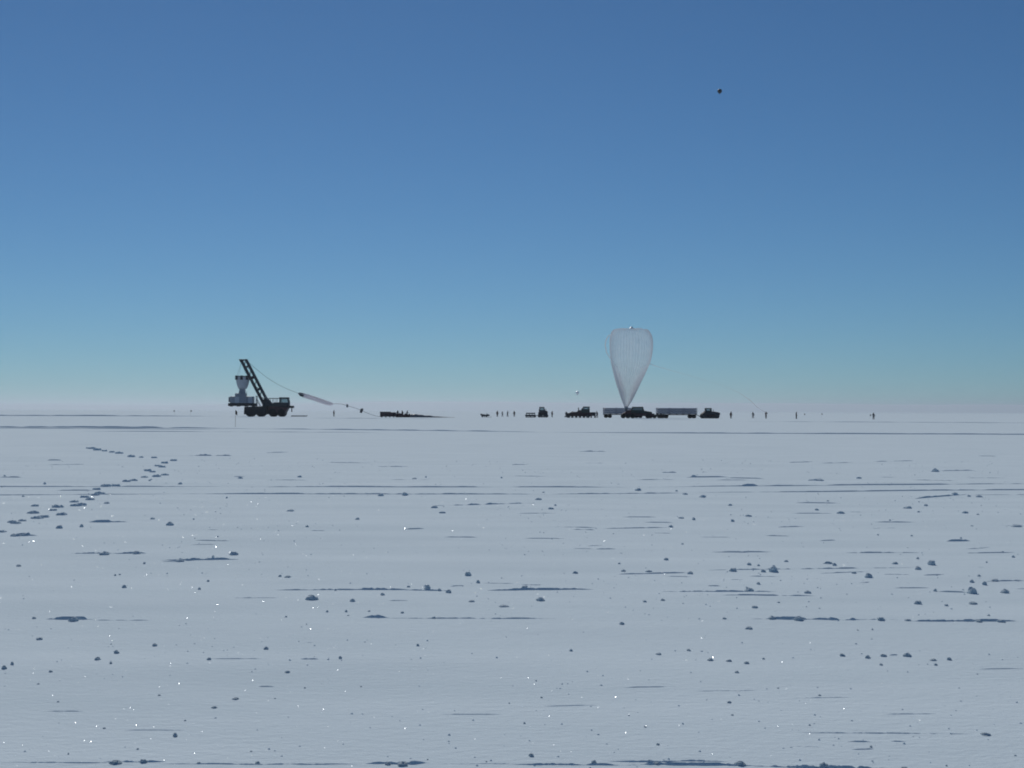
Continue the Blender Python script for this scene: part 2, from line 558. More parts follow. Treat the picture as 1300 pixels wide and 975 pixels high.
chunks = [
    (982, 721.5, 12, 10), (969, 724, 8, 4), (931, 722.5, 11, 5), (951, 715.5, 6, 4), (963, 717, 4, 3), (998, 712, 7, 3), (1051, 714, 13, 4),
    (1059, 716.5, 6, 4), (1136, 714.5, 9, 4), (1165, 708.5, 4, 3), (1182.5, 714.5, 11, 7), (1165, 721.5, 9, 5), (1084, 727, 7, 3), (1102.5, 731, 11, 6),
    (963, 740, 6, 4), (951.5, 748, 13, 5), (1025, 751, 10, 4), (958, 770, 10, 4), (988.5, 764, 4, 2), (1233.5, 748, 14, 10), (1233, 737.5, 8, 4),
    (1242, 731, 5, 3), (1262, 736, 12, 4), (1249, 739.5, 7, 6), (1275, 749, 11, 6), (1187, 748, 5, 4), (1165, 763.5, 12, 5), (1234, 764, 12, 4),
    (1201, 767, 6, 3), (1285.5, 706.5, 6, 3), (951, 796.5, 11, 4), (920, 785, 6, 3),
    (846, 709, 7, 4), (731, 725, 8, 4), (792, 723, 7, 3), (824, 723.5, 10, 3), (877, 726, 8, 4), (687, 760, 11, 5), (667, 745, 10, 5), (790, 791, 7, 4),
    (842, 761, 7, 3), (819, 763, 6, 3), (902, 835, 9, 4), (926, 836.5, 8, 3), (948, 839, 8, 4), (936, 852, 6, 3), (1069, 829, 8, 4), (1101, 831.5, 9, 4),
    (1121, 829.5, 9, 4), (1151, 829, 11, 5), (1118, 841, 5, 3), (1184, 835, 10, 3), (1187, 841, 5, 3), (1204, 833.5, 7, 5), (837, 828, 8, 3), (875, 823, 6, 3),
    (726, 824, 6, 3), (926, 890, 6, 3), (836, 943, 5, 3), (676, 956, 8, 5), (755, 964, 8, 4), (1250, 929.5, 14, 4), (930, 906, 4, 2), (820, 921, 4, 2),
    (1045, 968, 13, 8), (940, 966, 14, 6), (1147, 972, 10, 5), (835, 966, 11, 4), (980, 784, 10, 5), (1014, 785, 12, 6), (1118, 785, 12, 5), (1152, 786, 9, 3),
    (1242, 787, 9, 4), (1270, 787, 12, 4),
    (160, 743.5, 7, 4), (397.5, 758, 18, 7), (449, 761, 8, 5), (487, 753.5, 7, 4), (543.5, 744.5, 9, 7), (559, 748, 5, 4), (520, 743.5, 5, 3), (571, 750, 8, 5),
    (595, 727.5, 10, 6), (608, 738, 6, 4), (367, 731, 9, 3), (357, 730, 5, 3), (266, 736, 4, 3), (96, 784, 14, 7), (46, 782.5, 6, 3), (53, 809, 10, 4),
    (199, 817.5, 7, 4), (151, 826.5, 8, 5), (127, 835.5, 9, 4), (144, 841, 4, 3), (9, 845.5, 8, 6), (19, 841, 5, 5), (68, 851, 6, 3), (340, 822, 7, 4),
    (268, 835.5, 7, 4), (434, 834, 5, 4), (367, 851.5, 8, 3), (532, 818, 5, 3), (302, 885, 9, 3), (275, 896, 8, 3), (226, 930, 7, 6), (151, 963.5, 16, 5),
    (186, 962.5, 10, 5), (256, 964.5, 6, 3), (330, 964, 7, 3), (365, 782, 4, 2), (441, 775, 4, 3), (470, 775, 4, 2), (417, 775, 4, 3), (512, 777, 5, 3),
    (552, 784, 7, 3), (640, 768.5, 14, 3), (600, 762, 9, 3), (26, 716.5, 7, 3), (185, 713.5, 4, 3), (255, 746.5, 5, 3), (514, 966, 14, 6), (495, 966, 8, 4),
    (306, 606, 8, 3), (381, 604.5, 7, 3), (230, 613.5, 6, 3), (217, 664.5, 10, 5), (137, 638, 8, 3), (77, 669, 10, 5), (105, 667.5, 6, 4), (370, 648, 10, 3),
    (552, 643.5, 10, 4), (562, 650, 10, 3), (391, 668, 5, 3), (455, 658, 6, 3), (484, 627.5, 9, 4), (515, 626.5, 9, 5), (135, 701.5, 14, 5), (175, 701, 12, 4),
    (298, 701.5, 13, 5), (230, 710.5, 12, 4), (272, 706, 4, 6), (195, 658, 7, 3), (527, 607, 7, 2), (58, 613, 4, 4),
    (810, 621, 10, 4), (892, 629.5, 10, 4), (881, 604, 10, 3), (1041, 609, 12, 3), (1187, 596.5, 10, 5), (1090, 606, 8, 3), (927, 640.5, 6, 3), (950, 654, 10, 3),
    (865, 656.5, 8, 3), (881, 658, 5, 4), (930, 660, 6, 4), (852, 667.5, 7, 3), (1067, 649.5, 11, 4), (1152, 643.5, 12, 4), (1212, 626, 10, 4), (1230, 629, 6, 3),
    (1242, 629.5, 9, 3), (1225, 649.5, 9, 4), (1175, 640.5, 6, 3), (1037, 646, 6, 3), (684, 633, 10, 3), (700, 645, 8, 3), (1290, 666.5, 16, 4), (870, 626, 8, 3),
]
special = {
    (982, 721.5): 'tall peaked snow chunk with a flat smaller chunk against its side',
    (1233.5, 748): 'tall lumpy snow chunk standing apart beside a thin drift line',
    (397.5, 758): 'widest low rounded snow chunk, just in front of a long drift line',
    (1045, 968): 'rounded snow chunk topping the thickest snow drift in the foreground',
    (226, 930): 'lone snow chunk on smooth snow in front of the small chunks',
}
NEAR = [(982, 721.5, 'close to the tall peaked snow chunk'), (1233.5, 748, 'close to the tall lumpy snow chunk'),
        (397.5, 758, 'close to the widest rounded snow chunk'), (543.5, 744.5, 'at the lumpy end of a long drift line')]
for _ in range(70):      # further crumbs between the noted ones
    y = 600 + 370 * random.random() ** 1.3
    chunks.append((random.uniform(-40, 1340), y, random.uniform(2.2, 4.5), random.uniform(1.3, 2.6)))
for i, (x, y, w, hh) in enumerate(chunks):
    X, Y = ground(x, y + hh * 0.4)
    big = w >= 9 and hh >= 5
    me = clods_big[i % 4] if big else clods[i % 9]
    o = bpy.data.objects.new('snow_chunk', me)
    col.objects.link(o)
    s = Y / F
    o.scale = (w * 0.46 * s, w * 0.40 * s, hh * 0.72 * s)
    o.location = (X, Y, h(X, Y) + hh * 0.05 * s)
    o.rotation_euler = (0, 0, random.uniform(-0.7, 0.7) + (math.pi if random.random() < 0.5 else 0))
    if (x, y) in special:
        tag(o, special[(x, y)], 'snow chunk', 'snow chunks scattered over the plain')
    else:
        size = 'tiny snow crumb' if w < 5 else ('low flat snow chunk' if hh / w < 0.42 else 'upright lumpy snow chunk')
        near = [q for q in NEAR if math.hypot(x - q[0], (y - q[1]) * 2) < 75]
        place = (near[0][2] if near else
                 'between the far road berm and the twin track ruts' if y < 612 else 'beside the twin track ruts' if y < 632 else
                 'beside the footprint trail' if y < 690 and x < 260 else 'on open snow just before the twin track ruts' if y < 690 else
                 'just behind the long broken drift lines' if y < 735 else 'between the two long broken drift lines' if y < 770 else
                 'along the nearer of the long broken drift lines' if y < 800 else 'on smooth snow in front of the long drift lines' if y < 860 else
                 'on bare snow just behind the foremost drift' if y < 955 else 'along the foremost snow drift')
        tag(o, size + ' ' + place, 'snow chunk', size + 's ' + place)

# countless crumbs and frost crystals
m = MB()
for _ in range(3200):
    d = 6.0 + 44 * random.random() ** 1.5
    X = random.uniform(-0.42, 0.42) * d
    c = noise.noise((X * 0.25, d * 0.6, 12.0))
    if c < random.uniform(-0.35, 0.25): continue
    s = random.uniform(0.003, 0.010) * (0.6 + d / 30)
    z = h(X, d)
    p = [(X + s * random.uniform(0.7, 1.4), d, z), (X, d + s, z), (X - s * random.uniform(0.7, 1.4), d, z), (X, d - s, z), (X + random.uniform(-.4, .4) * s, d, z + s * random.uniform(0.5, 1.2)), (X, d, z - s)]
    m.add(p, [(0, 1, 4), (1, 2, 4), (2, 3, 4), (3, 0, 4), (1, 0, 5), (2, 1, 5), (3, 2, 5), (0, 3, 5)])
o = m.build('snow_crumbs', SNOW_HARD)
tag(o, 'fine snow crumbs scattered over the wind-packed snow', 'snow', None, 'stuff')

mc, nt, b = mat_new('ice_crystal')
b.inputs['Base Color'].default_value = (0.9, 0.93, 0.97, 1)
b.inputs['Metallic'].default_value = 1.0
b.inputs['Roughness'].default_value = 0.16
nzc = nt.nodes.new('ShaderNodeTexNoise')
nzc.inputs['Scale'].default_value = 9
mrc = nt.nodes.new('ShaderNodeMapRange')
mrc.inputs['To Min'].default_value = 0.22
mrc.inputs['To Max'].default_value = 0.50
nt.links.new(nzc.outputs['Fac'], mrc.inputs['Value'])
nt.links.new(mrc.outputs[0], b.inputs['Roughness'])
m = MB()
for _ in range(4200):
    d = 6.2 + 22 * random.random() ** 1.5
    X = random.uniform(-0.42, 0.42) * d
    s = random.uniform(0.0007, 0.0019) * (0.5 + d / 12)
    z = h(X, d) + s * 0.9
    tx, ty = random.gauss(0, 0.30), random.gauss(0.0, 0.30)
    nrm = Vector((tx, ty, 1)).normalized()
    u = nrm.orthogonal().normalized()
    w = nrm.cross(u)
    c = Vector((X, d, z))
    n6 = [c + (u * math.cos(q * math.pi / 3) + w * math.sin(q * math.pi / 3)) * s for q in range(6)]
    m.add(n6, [tuple(range(6))])
o = m.build('frost_crystals', mc)
tag(o, 'glinting frost crystals strewn over the snow', 'frost', None, 'stuff')

# ------------------------------------------------------------------ people
def person_mesh(name, pose, jacket):
    P = {  # joint: (x, y, z, radius)
        'pelvis': (0, 0, .95, .165), 'waist': (0, 0, 1.12, .165), 'chest': (0, .01, 1.34, .185), 'neck': (0, 0, 1.52, .085),
        'head': (0, -.03, 1.65, .125), 'crown': (0, -.01, 1.76, .085)}
    E = [('pelvis', 'waist'), ('waist', 'chest'), ('chest', 'neck'), ('neck', 'head'), ('head', 'crown')]
    for s, t in ((-1, 'l'), (1, 'r')):
        P['hip' + t] = (s * .11, 0, .88, .125)
        P['knee' + t] = (s * .13, -.02 + pose['kn'] * s, .50, .095)
        P['ankle' + t] = (s * .14, .02 + pose['kn'] * s * 1.2, .11, .072)
        P['toe' + t] = (s * .155, -.17 + pose['kn'] * s * 1.2, .055, .055)
        P['sh' + t] = (s * .20, .0, 1.42, .105)
        ax, ay, az = pose['el' + t]
        hx, hy, hz = pose['ha' + t]
        P['el' + t] = (s * ax, ay, az, .075)
        P['wr' + t] = (s * hx, hy, hz, .055)
        v = (Vector((s * hx, hy, hz)) - Vector((s * ax, ay, az))).normalized()
        kn = Vector((s * hx, hy, hz)) + v * .11
        P['ha' + t] = (kn.x, kn.y, kn.z, .05)
        ti = kn + v * .08
        P['ti' + t] = (ti.x, ti.y, ti.z, .032)
        th = Vector((s * hx, hy, hz)) + v * .08 + Vector((-s * .03, -.075, .0))
        P['th' + t] = (th.x, th.y, th.z, .022)
        E += [('pelvis', 'hip' + t), ('hip' + t, 'knee' + t), ('knee' + t, 'ankle' + t), ('ankle' + t, 'toe' + t),
              ('chest', 'sh' + t), ('sh' + t, 'el' + t), ('el' + t, 'wr' + t), ('wr' + t, 'ha' + t), ('ha' + t, 'ti' + t), ('wr' + t, 'th' + t)]
    names = list(P)
    me = bpy.data.meshes.new(name)
    me.from_pydata([P[k][:3] for k in names], [(names.index(a_), names.index(b_)) for a_, b_ in E], [])
    o = bpy.data.objects.new(name, me)
    col.objects.link(o)
    sk = o.modifiers.new('skin', 'SKIN')
    for i, k in enumerate(names):
        me.skin_vertices[0].data[i].radius = (P[k][3], P[k][3] * (0.8 if k in ('pelvis', 'waist', 'chest') else 1))
    me.skin_vertices[0].data[0].use_root = True
    ss = o.modifiers.new('sub', 'SUBSURF')
    ss.levels = 1
    ss.render_levels = 1
    dg = bpy.context.evaluated_depsgraph_get()
    out = bpy.data.meshes.new_from_object(o.evaluated_get(dg))
    out.name = name
    bpy.data.objects.remove(o)
    zmin = min(v.co.z for v in out.vertices)
    for v in out.vertices: v.co.z -= zmin
    out.materials.clear()
    for k in (jacket, 'trousers', 'boots', 'skin'):
        out.materials.append(M[k])
    for p in out.polygons:
        c = p.center
        p.material_index = 2 if c.z < .26 else (1 if c.z < .82 and abs(c.x) < .28 else 0)
        if c.z > 1.58 and c.y < -.10: p.material_index = 3
        p.use_smooth = True
    return out

poseA = dict(kn=0.02, ell=(.30, .03, 1.17), elr=(.30, .03, 1.17), hal=(.33, -.05, .93), har=(.33, -.05, .93))
poseB = dict(kn=0.09, ell=(.33, -.06, 1.20), elr=(.30, .04, 1.18), hal=(.24, -.30, 1.18), har=(.34, .04, .93))
poseC = dict(kn=0.04, ell=(.34, -.12, 1.30), elr=(.34, -.12, 1.30), hal=(.26, -.36, 1.50), har=(.26, -.36, 1.50))
PERSON = [person_mesh('body', poseA, 'parka'), person_mesh('body', poseB, 'parka2'), person_mesh('body', poseC, 'parka')]
hood = MB().tube([(math.cos(t * math.pi / 8) * .115, -.125 + .03 * abs(math.sin(t * math.pi / 16 + .8)), 1.655 + math.sin(t * math.pi / 8) * .13) for t in range(17)], .035, 6)
hood_me = hood.mesh('hood_ruff', M['fur'], True)
gog_me = MB().box(-.085, .085, -.185, -.13, 1.655, 1.72, .015).mesh('goggles', M['black'])
nose_me = MB().lathe([(0.0, -.035), (.016, -.02), (.02, 0), (.012, .03), (0, .045)], 8, 'z', (0, -.165, 1.615)).mesh('nose', M['skin'], True)

def person(px, D, kind, rz, label, group=None, k=1.0):
    X = px_x(px, D)
    o = empty('person', (X, D, 0.0), rz, label, 'person', group)
    o.scale = (k, k, k)
    for nm, me in (('body', PERSON[kind]), ('hood_ruff', hood_me), ('goggles', gog_me), ('nose', nose_me)):
        c = bpy.data.objects.new(nm, me)
        col.objects.link(c)
        c.parent = o
    return o

person(424, 400, 0, 1.2, 'person in dark parka standing below the sagging flight line')
person(505, 368, 1, 0.4, 'person standing next to the long dark box, first of three')
person(511, 368, 0, -0.8, 'person standing in the middle of the three by the dark cover')
person(517, 368, 1, 2.0, 'person standing at the film end of the dark covered heap')
person(631.5, 420, 0, 0.6, 'person nearest the snowmobile in the row of four people', None, 1.02)
person(638, 430, 1, -1.2, 'person second from the snowmobile in the row of four people', None, .92)
person(644.5, 420, 1, 1.9, 'person third from the snowmobile in the row of four people')
person(653, 425, 0, -0.4, 'person at the tractor end of the row of four people')
person(701, 400, 0, 0.9, 'person standing alone in front of the small tractor')
person(758, 372, 1, -1.0, 'person standing between the tracked loader and the gas trailer')
person(928, 362, 0, 0.5, 'person standing alone just beyond the front of the crawler tractor')
person(956, 372, 1, -0.7, 'person standing beside the one who holds the tube end', None, .95)
person(972.5, 362, 2, 0.2, 'person with raised arms holding the end of the inflation tube')
person(1011, 352, 0, 1.7, 'person standing alone between the tube holder and the far marker poles')
person(1109, 335, 1, -0.3, 'person standing alone beside a thin pole, farthest from the vehicles', None, .9)

# ------------------------------------------------------------------ marker flags
def marker(px, D, hgt, flag_w, label, side=1):
    X = px_x(px, D)
    o = empty('marker_flag', (X, D, h(X, D) - 0.05), 0.15, label, 'flag', 'flag poles planted in the snow')
    r0 = 0.017
    MB().tube([(0, 0, 0), (.012, 0, hgt * .5), (0.0, 0, hgt)], [r0, r0 * .9, r0 * .7], 8).build('pole', M['bamboo'], o)
    m = MB()
    nx = 7
    for th in (0, 0.004):
        for i in range(nx + 1):
            t = i / nx
            yy = .05 * math.sin(t * 5.0) * t + th
            dz = -.16 * t * t
            m.v += [(side * flag_w * t * .9, yy, hgt - .02 + dz), (side * flag_w * t * .85, yy, hgt - .42 + dz)]
    q = 2 * (nx + 1)
    for i in range(nx):
        m.f.append((2 * i, 2 * i + 1, 2 * i + 3, 2 * i + 2))
        m.f.append((q + 2 * i, q + 2 * i + 2, q + 2 * i + 3, q + 2 * i + 1))
    m.f.append((2 * nx, 2 * nx + 1, q + 2 * nx + 1, q + 2 * nx))
    m.build('cloth', M['flag'], o, True)
    return o
marker(299, 141, 1.75, .22, 'thin bamboo pole with a limp dark flag in front of the launch vehicle', 1)
marker(222, 470, 1.7, .45, 'tiny faint flag pole by the far track, farther from the launch vehicle', -1)
marker(242, 470, 1.7, .5, 'tiny faint flag pole by the far track, closer to the launch vehicle', 1)
marker(1021, 560, 1.2, .5, 'tiny faint marker pole right behind the lone standing person', 1)
marker(1043, 560, 1.3, .5, 'tiny faint marker pole on open snow with nobody near', 1)
marker(1104.5, 420, 1.2, .4, 'thin short marker pole beside the person farthest from the vehicles', 1)

# ------------------------------------------------------------------ vehicle building blocks
class Frame:
    """photo pixels to local metres for something D metres away"""
    def __init__(s, px0, base, D):
        s.px0, s.base, s.k, s.D = px0, base, D / F, D
    def x(s, px): return (px - s.px0) * s.k
    def z(s, py): return (s.base - py) * s.k
    def P(s, pts): return [(s.x(a_), s.z(b_)) for a_, b_ in pts]
    def loc(s, dy=0): return (px_x(s.px0, s.D), s.D + dy, 0.0)

def tyre_mesh(r, w):
    m = MB().lathe([(r * .56, -w / 2), (r * .88, -w / 2), (r * .97, -w * .36), (r * .97, w * .36), (r * .88, w / 2), (r * .56, w / 2), (r * .56, -w / 2)], 24, 'y')
    for k in range(16):
        t = 2 * math.pi * k / 16
        for s_ in (-1, 1):
            t2 = t + (0.1 if s_ > 0 else 0)
            c, sn_ = math.cos(t2), math.sin(t2)
            a0 = Vector((c * r * .965, s_ * w * .24, sn_ * r * .965))
            m.beam(a0 - Vector((-sn_, 0, c)) * .001, a0 + Vector((c, 0, sn_)) * r * .035, r * .13, w * .42)
    return m
def rim_mesh(r, w):
    return MB().lathe([(0, -w * .30), (r * .16, -w * .32), (r * .2, -w * .2), (r * .48, -w * .16), (r * .57, -w * .44), (r * .575, w * .44), (r * .48, w * .16), (r * .2, w * .2), (r * .16, w * .32), (0, w * .30)], 20, 'y')

def wheel(parent, x, y, r, w):
    hub = empty('wheel', (x, y, r - 0.02))
    hub.parent = parent
    tyre_mesh(r, w).build('tyre', M['rubber'], hub)
    rim_mesh(r, w).build('rim', M['rim'], hub)
    return hub

def track_unit(parent, x0, x1, y, z1, w, nroad=4, lift=0.28):
    """rubber crawler belt from x0 to x1 with its road wheels"""
    r_ = z1 / 2
    pts = []
    for k in range(9):
        t = -math.pi / 2 + math.pi * k / 8
        pts.append((x1 - r_ + r_ * math.cos(t), r_ + r_ * math.sin(t)))
    for k in range(9):
        t = math.pi / 2 + math.pi * k / 8
        pts.append((x0 + r_ + r_ * math.cos(t), r_ + r_ * math.sin(t)))
    m = MB()
    n = len(pts)
    th = 0.06
    cx = (x0 + x1) / 2
    inner = []
    for (a_, b_) in pts:
        ccx = min(max(a_, x0 + r_), x1 - r_)
        d = Vector((a_ - ccx, b_ - r_)).normalized()
        inner.append((a_ - d.x * th, b_ - d.y * th))
    for pl, yy in ((pts, y - w / 2), (pts, y + w / 2), (inner, y + w / 2), (inner, y - w / 2)):
        m.v += [(a_, yy, b_ - 0.02) for a_, b_ in pl]
    for q in range(4):
        q2 = (q + 1) % 4
        for i in range(n):
            j = (i + 1) % n
            m.f.append((q * n + i, q * n + j, q2 * n + j, q2 * n + i))
    L = x1 - x0 - 2 * r_
    nl = int(L / .16)
    for i in range(nl + 1):
        xx = x0 + r_ + L * i / max(nl, 1)
        m.box(xx - .03, xx + .03, y - w / 2, y + w / 2, -.045, -.015)
        m.box(xx - .03, xx + .03, y - w / 2, y + w / 2, z1 - .025, z1 + .015)
    tr = m.build('track', M['rubber'], parent)
    for i in range(nroad):
        rr = r_ - th - .005 if i in (0, nroad - 1) else (r_ - th) * .62
        xx = x0 + r_ + L * i / (nroad - 1)
        MB().lathe([(0, -w * .42), (rr * .3, -w * .42), (rr * .34, -w * .3), (rr * .8, -w * .3), (rr, -w * .4), (rr, w * .4), (rr * .8, w * .3), (0, w * .3)], 16, 'y',
                   (xx, y, (r_ if i in (0, nroad - 1) else th + rr) - .02)).build('road_wheel', M['rim'], tr)
    return tr

def cab(parent, x0, x1, z0, z1, w, mat, top_in=(0.0, 0.0), sill=0.42, roof=0.09, post=0.09):
    """glazed cab: lower shell, corner posts, roof and four panes"""
    zs = z0 + (z1 - z0) * sill
    body = MB().box(x0, x1, -w / 2, w / 2, z0, zs, .03).build('cab', mat, parent)
    xa, xb = x0 + top_in[0], x1 - top_in[1]
    zt = z1 - roof
    for xs, xt in ((x0 + post / 2, xa + post / 2), (x1 - post / 2, xb - post / 2)):
        for s_ in (-1, 1):
            MB().beam((xs, s_ * (w / 2 - post / 2), zs - .01), (xt, s_ * (w / 2 - post / 2), zt + .01), post).build('corner_post', mat, body)
    MB().box(xa - .06, xb + .06, -w / 2 - .04, w / 2 + .04, zt, z1, .03).build('roof', mat, body)
    for s_ in (-1, 1):
        yy = s_ * (w / 2 - post * .5)
        MB().prism([(x0 + post, zs), (x1 - post, zs), (xb - post, zt), (xa + post, zt)], yy - .008, yy + .008).build('window', M['glass'], body)
    for xs, xt in ((x0 + post * .5, xa + post * .5), (x1 - post * .5, xb - post * .5)):
        MB().prism([(xs - .008, zs), (xs + .008, zs), (xt + .008, zt), (xt - .008, zt)], -w / 2 + post, w / 2 - post).build('windscreen', M['glass'], body)
    return body

# ------------------------------------------------------------------ launch vehicle with its boom
fr = Frame(338, 529.2, 378)
lv = empty('launch_vehicle', fr.loc(), R(1.5), 'huge dark wheeled launch vehicle with a tall leaning lattice boom', 'launch vehicle')
MB().prism(fr.P([(312.5, 526.5), (339, 526.5), (344, 525.5), (363, 525.5), (367.5, 517), (366, 513.5), (352, 513.5), (346, 515.6), (327, 516.2), (312, 516.8)]), -1.25, 1.25, .08).build('chassis', M['navy'], lv)
for s_ in (-1, 1):
    for pxc, r_ in ((319.0, 1.32), (332.2, 1.32), (347.6, 1.14), (358.4, 1.10)):
        wheel(lv, fr.x(pxc), s_ * 1.72, r_, .82)
    MB().prism(fr.P([(311.6, 526.3), (339.4, 526.3), (341, 516.4), (312, 516.8)]), s_ * 1.70 - .5, s_ * 1.70 + .5, .06).build('fender', M['black'], lv)
    MB().prism(fr.P([(342.5, 524.6), (363.0, 524.6), (367, 517.3), (343, 515.4)]), s_ * 1.66 - .45, s_ * 1.66 + .45, .06).build('fender', M['maroon'], lv)
for pxc in (319.0, 332.2, 347.6, 358.4):
    MB().lathe([(.16, -1.75), (.16, 1.75)], 10, 'y', (fr.x(pxc), 0, 1.06)).build('axle', M['black'], lv)
MB().prism(fr.P([(343, 516), (355, 516), (356.5, 511), (349, 511)]), -1.3, 1.3, .06).build('engine_housing', M['navy'], lv)
cab(lv, fr.x(355.3), fr.x(367.6), fr.z(516.4), fr.z(504.6), 2.7, M['navy'], (.05, .25), .44, .42, .24)
MB().box(fr.x(366.5), fr.x(373), -.95, .95, fr.z(518.2), fr.z(515.2), .08).build('front_winch', M['black'], lv)
MB().box(fr.x(370), fr.x(371), -.25, .25, fr.z(523), fr.z(518)).build('tow_hook', M['black'], lv)
# walkway rail between boom and cab
rail = MB().box(fr.x(342), fr.x(356.2), -1.32, -1.22, fr.z(506.4), fr.z(505.6)).build('railing', M['navy'], lv)
MB().box(fr.x(342), fr.x(356.2), 1.22, 1.32, fr.z(506.4), fr.z(505.6)).build('rail_bar', M['navy'], rail)
for pxc in (342.6, 347.0, 351.2, 355.6):
    for s_ in (-1, 1):
        MB().beam((fr.x(pxc), s_ * 1.27, fr.z(516)), (fr.x(pxc), s_ * 1.27, fr.z(506)), .10).build('rail_post', M['navy'], rail)
# rear mast that steadies the load
for s_ in (-1, 1):
    MB().beam((fr.x(326), s_ * .9, fr.z(517)), (fr.x(326), s_ * .9, fr.z(503.5)), .16).build('rear_post', M['steel'], lv)
    MB().beam((fr.x(326), s_ * .9, fr.z(507)), (fr.x(331), s_ * .9, fr.z(516.5)), .12).build('rear_brace', M['steel'], lv)
MB().box(fr.x(325.4), fr.x(326.6), -.98, .98, fr.z(504), fr.z(503)).build('rear_crossbar', M['steel'], lv)
# boom
A0 = Vector((fr.x(339.5), 0, fr.z(515.5)))
A1 = Vector((fr.x(309.3), 0, fr.z(457.6)))
ax = (A1 - A0).normalized()
nx_ = Vector((ax.z, 0, -ax.x))            # across the boom, towards the cab
L = (A1 - A0).length
hw = .62
boom = MB().prism([((A1 + nx_ * .85).x, (A1 + nx_ * .85).z - .1), ((A1 + nx_ * .85).x - .1, A1.z + .22), (fr.x(303.6), A1.z + .25), (fr.x(304.2), A1.z - .12), ((A1 - nx_ * .7).x, A1.z - .5)], -.75, .75, .05).build('boom', M['navy'], lv)
for s_ in (-1, 1):
    for q in (-1, 1):
        MB().beam(A0 + nx_ * hw * q + Vector((0, s_ * .6, 0)), A1 + nx_ * hw * q + Vector((0, s_ * .6, 0)) - ax * .15, .60, .36).build('chord', M['navy'], boom)
    nb = 9
    for i in range(nb):
        t0, t1 = i / nb, (i + 1) / nb
        q = 1 if i % 2 else -1
        MB().beam(A0 + ax * L * t0 + nx_ * hw * q + Vector((0, s_ * .6, 0)), A0 + ax * L * t1 - nx_ * hw * q + Vector((0, s_ * .6, 0)), .10).build('lattice_brace', M['navy'], boom)
for t, d in ((.12, .7), (.36, .5), (.62, .75), (.86, .35)):
    c = A0 + ax * L * t
    MB().beam(c - ax * d / 2, c + ax * d / 2, 1.35, 1.25).build('cross_frame', M['navy'], boom)
MB().prism(fr.P([(333, 517), (346.5, 517), (344.5, 511), (340, 507.5), (335.5, 511.5)]), -1.1, 1.1, .08).build('boom_pedestal', M['navy'], lv)
for s_ in (-1, 1):
    MB().tube([(fr.x(347), s_ * .85, fr.z(514.5)), A0 + ax * L * .20 + nx_ * .62 + Vector((0, s_ * .85, 0))], .13, 10).build('lift_ram', M['steel'], lv)
MB().lathe([(0, -.3), (.3, -.3), (.33, -.26), (.24, -.2), (.24, .2), (.33, .26), (.3, .3), (0, .3)], 16, 'y', (fr.x(306), 0, A1.z - .28)).build('sheave', M['black'], lv)
# boarding ladder
ld = MB().beam((fr.x(363.5), -2.05, fr.z(525)), (fr.x(363.0), -1.45, fr.z(514)), .07).build('ladder', M['navy'], lv)
MB().beam((fr.x(361.4), -2.05, fr.z(525)), (fr.x(360.9), -1.45, fr.z(514)), .07).build('ladder_rail', M['navy'], ld)
for i in range(6):
    t = (i + .5) / 6
    MB().beam((fr.x(363.5 - .5 * t), -2.05 + .6 * t, fr.z(525 - 11 * t)), (fr.x(361.4 - .5 * t), -2.05 + .6 * t, fr.z(525 - 11 * t)), .05).build('rung', M['navy'], ld)

# ------------------------------------------------------------------ science payload hanging from the boom
fg = Frame(308, 529.2, 378)
gd = empty('science_payload', fg.loc(), R(1.5), 'pale science payload hanging from the boom, cup-shaped shield on top', 'payload')
prof = [(0.0, fg.z(494.2)), (1.05, fg.z(494.0)), (1.45, fg.z(490.5)), (1.70, fg.z(486)), (1.86, fg.z(481)), (1.90, fg.z(478.6)), (1.80, fg.z(478.6)), (1.5, fg.z(486)), (.8, fg.z(493)), (0, fg.z(493.4))]
shield = MB().lathe(prof, 16, 'z').build('sun_shield', M['white'], gd)
for k in range(16):
    t = 2 * math.pi * k / 16
    MB().beam((1.86 * math.cos(t), 1.86 * math.sin(t), fg.z(481)), (1.1 * math.cos(t), 1.1 * math.sin(t), fg.z(493.8)), .07).build('shield_rib', M['pale'], shield)
for k in range(8):
    t = 2 * math.pi * (k + .0) / 8
    u = Vector((-math.sin(t), math.cos(t), 0))
    c = Vector((1.92 * math.cos(t), 1.92 * math.sin(t), 0))
    m = MB()
    for z_ in (fg.z(482.6), fg.z(477.2)):
        for e, o_ in ((-.36, 0), (.36, 0), (.36, .07), (-.36, .07)):
            p = c + u * e + c.normalized() * o_
            m.v.append((p.x, p.y, z_))
    m.f = [(3, 2, 1, 0), (4, 5, 6, 7), (0, 1, 5, 4), (1, 2, 6, 5), (2, 3, 7, 6), (3, 0, 4, 7)]
    m.build('rim_panel', M['solar'], gd)
MB().lathe([(1.80, fg.z(478.5)), (1.96, fg.z(478.5)), (1.96, fg.z(477.6)), (1.80, fg.z(477.6)), (1.80, fg.z(478.5))], 24, 'z').build('rim_ring', M['black'], gd)
MB().prism(fg.P([(303.4, 501), (311.6, 501), (311, 493.6), (304.4, 493.6)]), -.75, .75, .05).build('neck', M['pale'], gd)
MB().box(fg.x(299.4), fg.x(312.6), -1.35, 1.35, fg.z(505), fg.z(499.6), .06).build('instrument_box', M['pale'], gd)
MB().box(fg.x(293.5), fg.x(322), -1.6, 1.6, fg.z(512.4), fg.z(503.6), .08).build('equipment_bay', M['pale'], gd)
for i in range(5):
    xa = fg.x(293.8) + i * (fg.x(321.7) - fg.x(293.8)) / 5
    xb = fg.x(293.8) + (i + 1) * (fg.x(321.7) - fg.x(293.8)) / 5
    MB().box(xa + .04, xb - .04, -1.66, -1.602, fg.z(512), fg.z(504.2)).build('bay_panel', M['white'] if i in (1, 4) else M['pale'], gd)
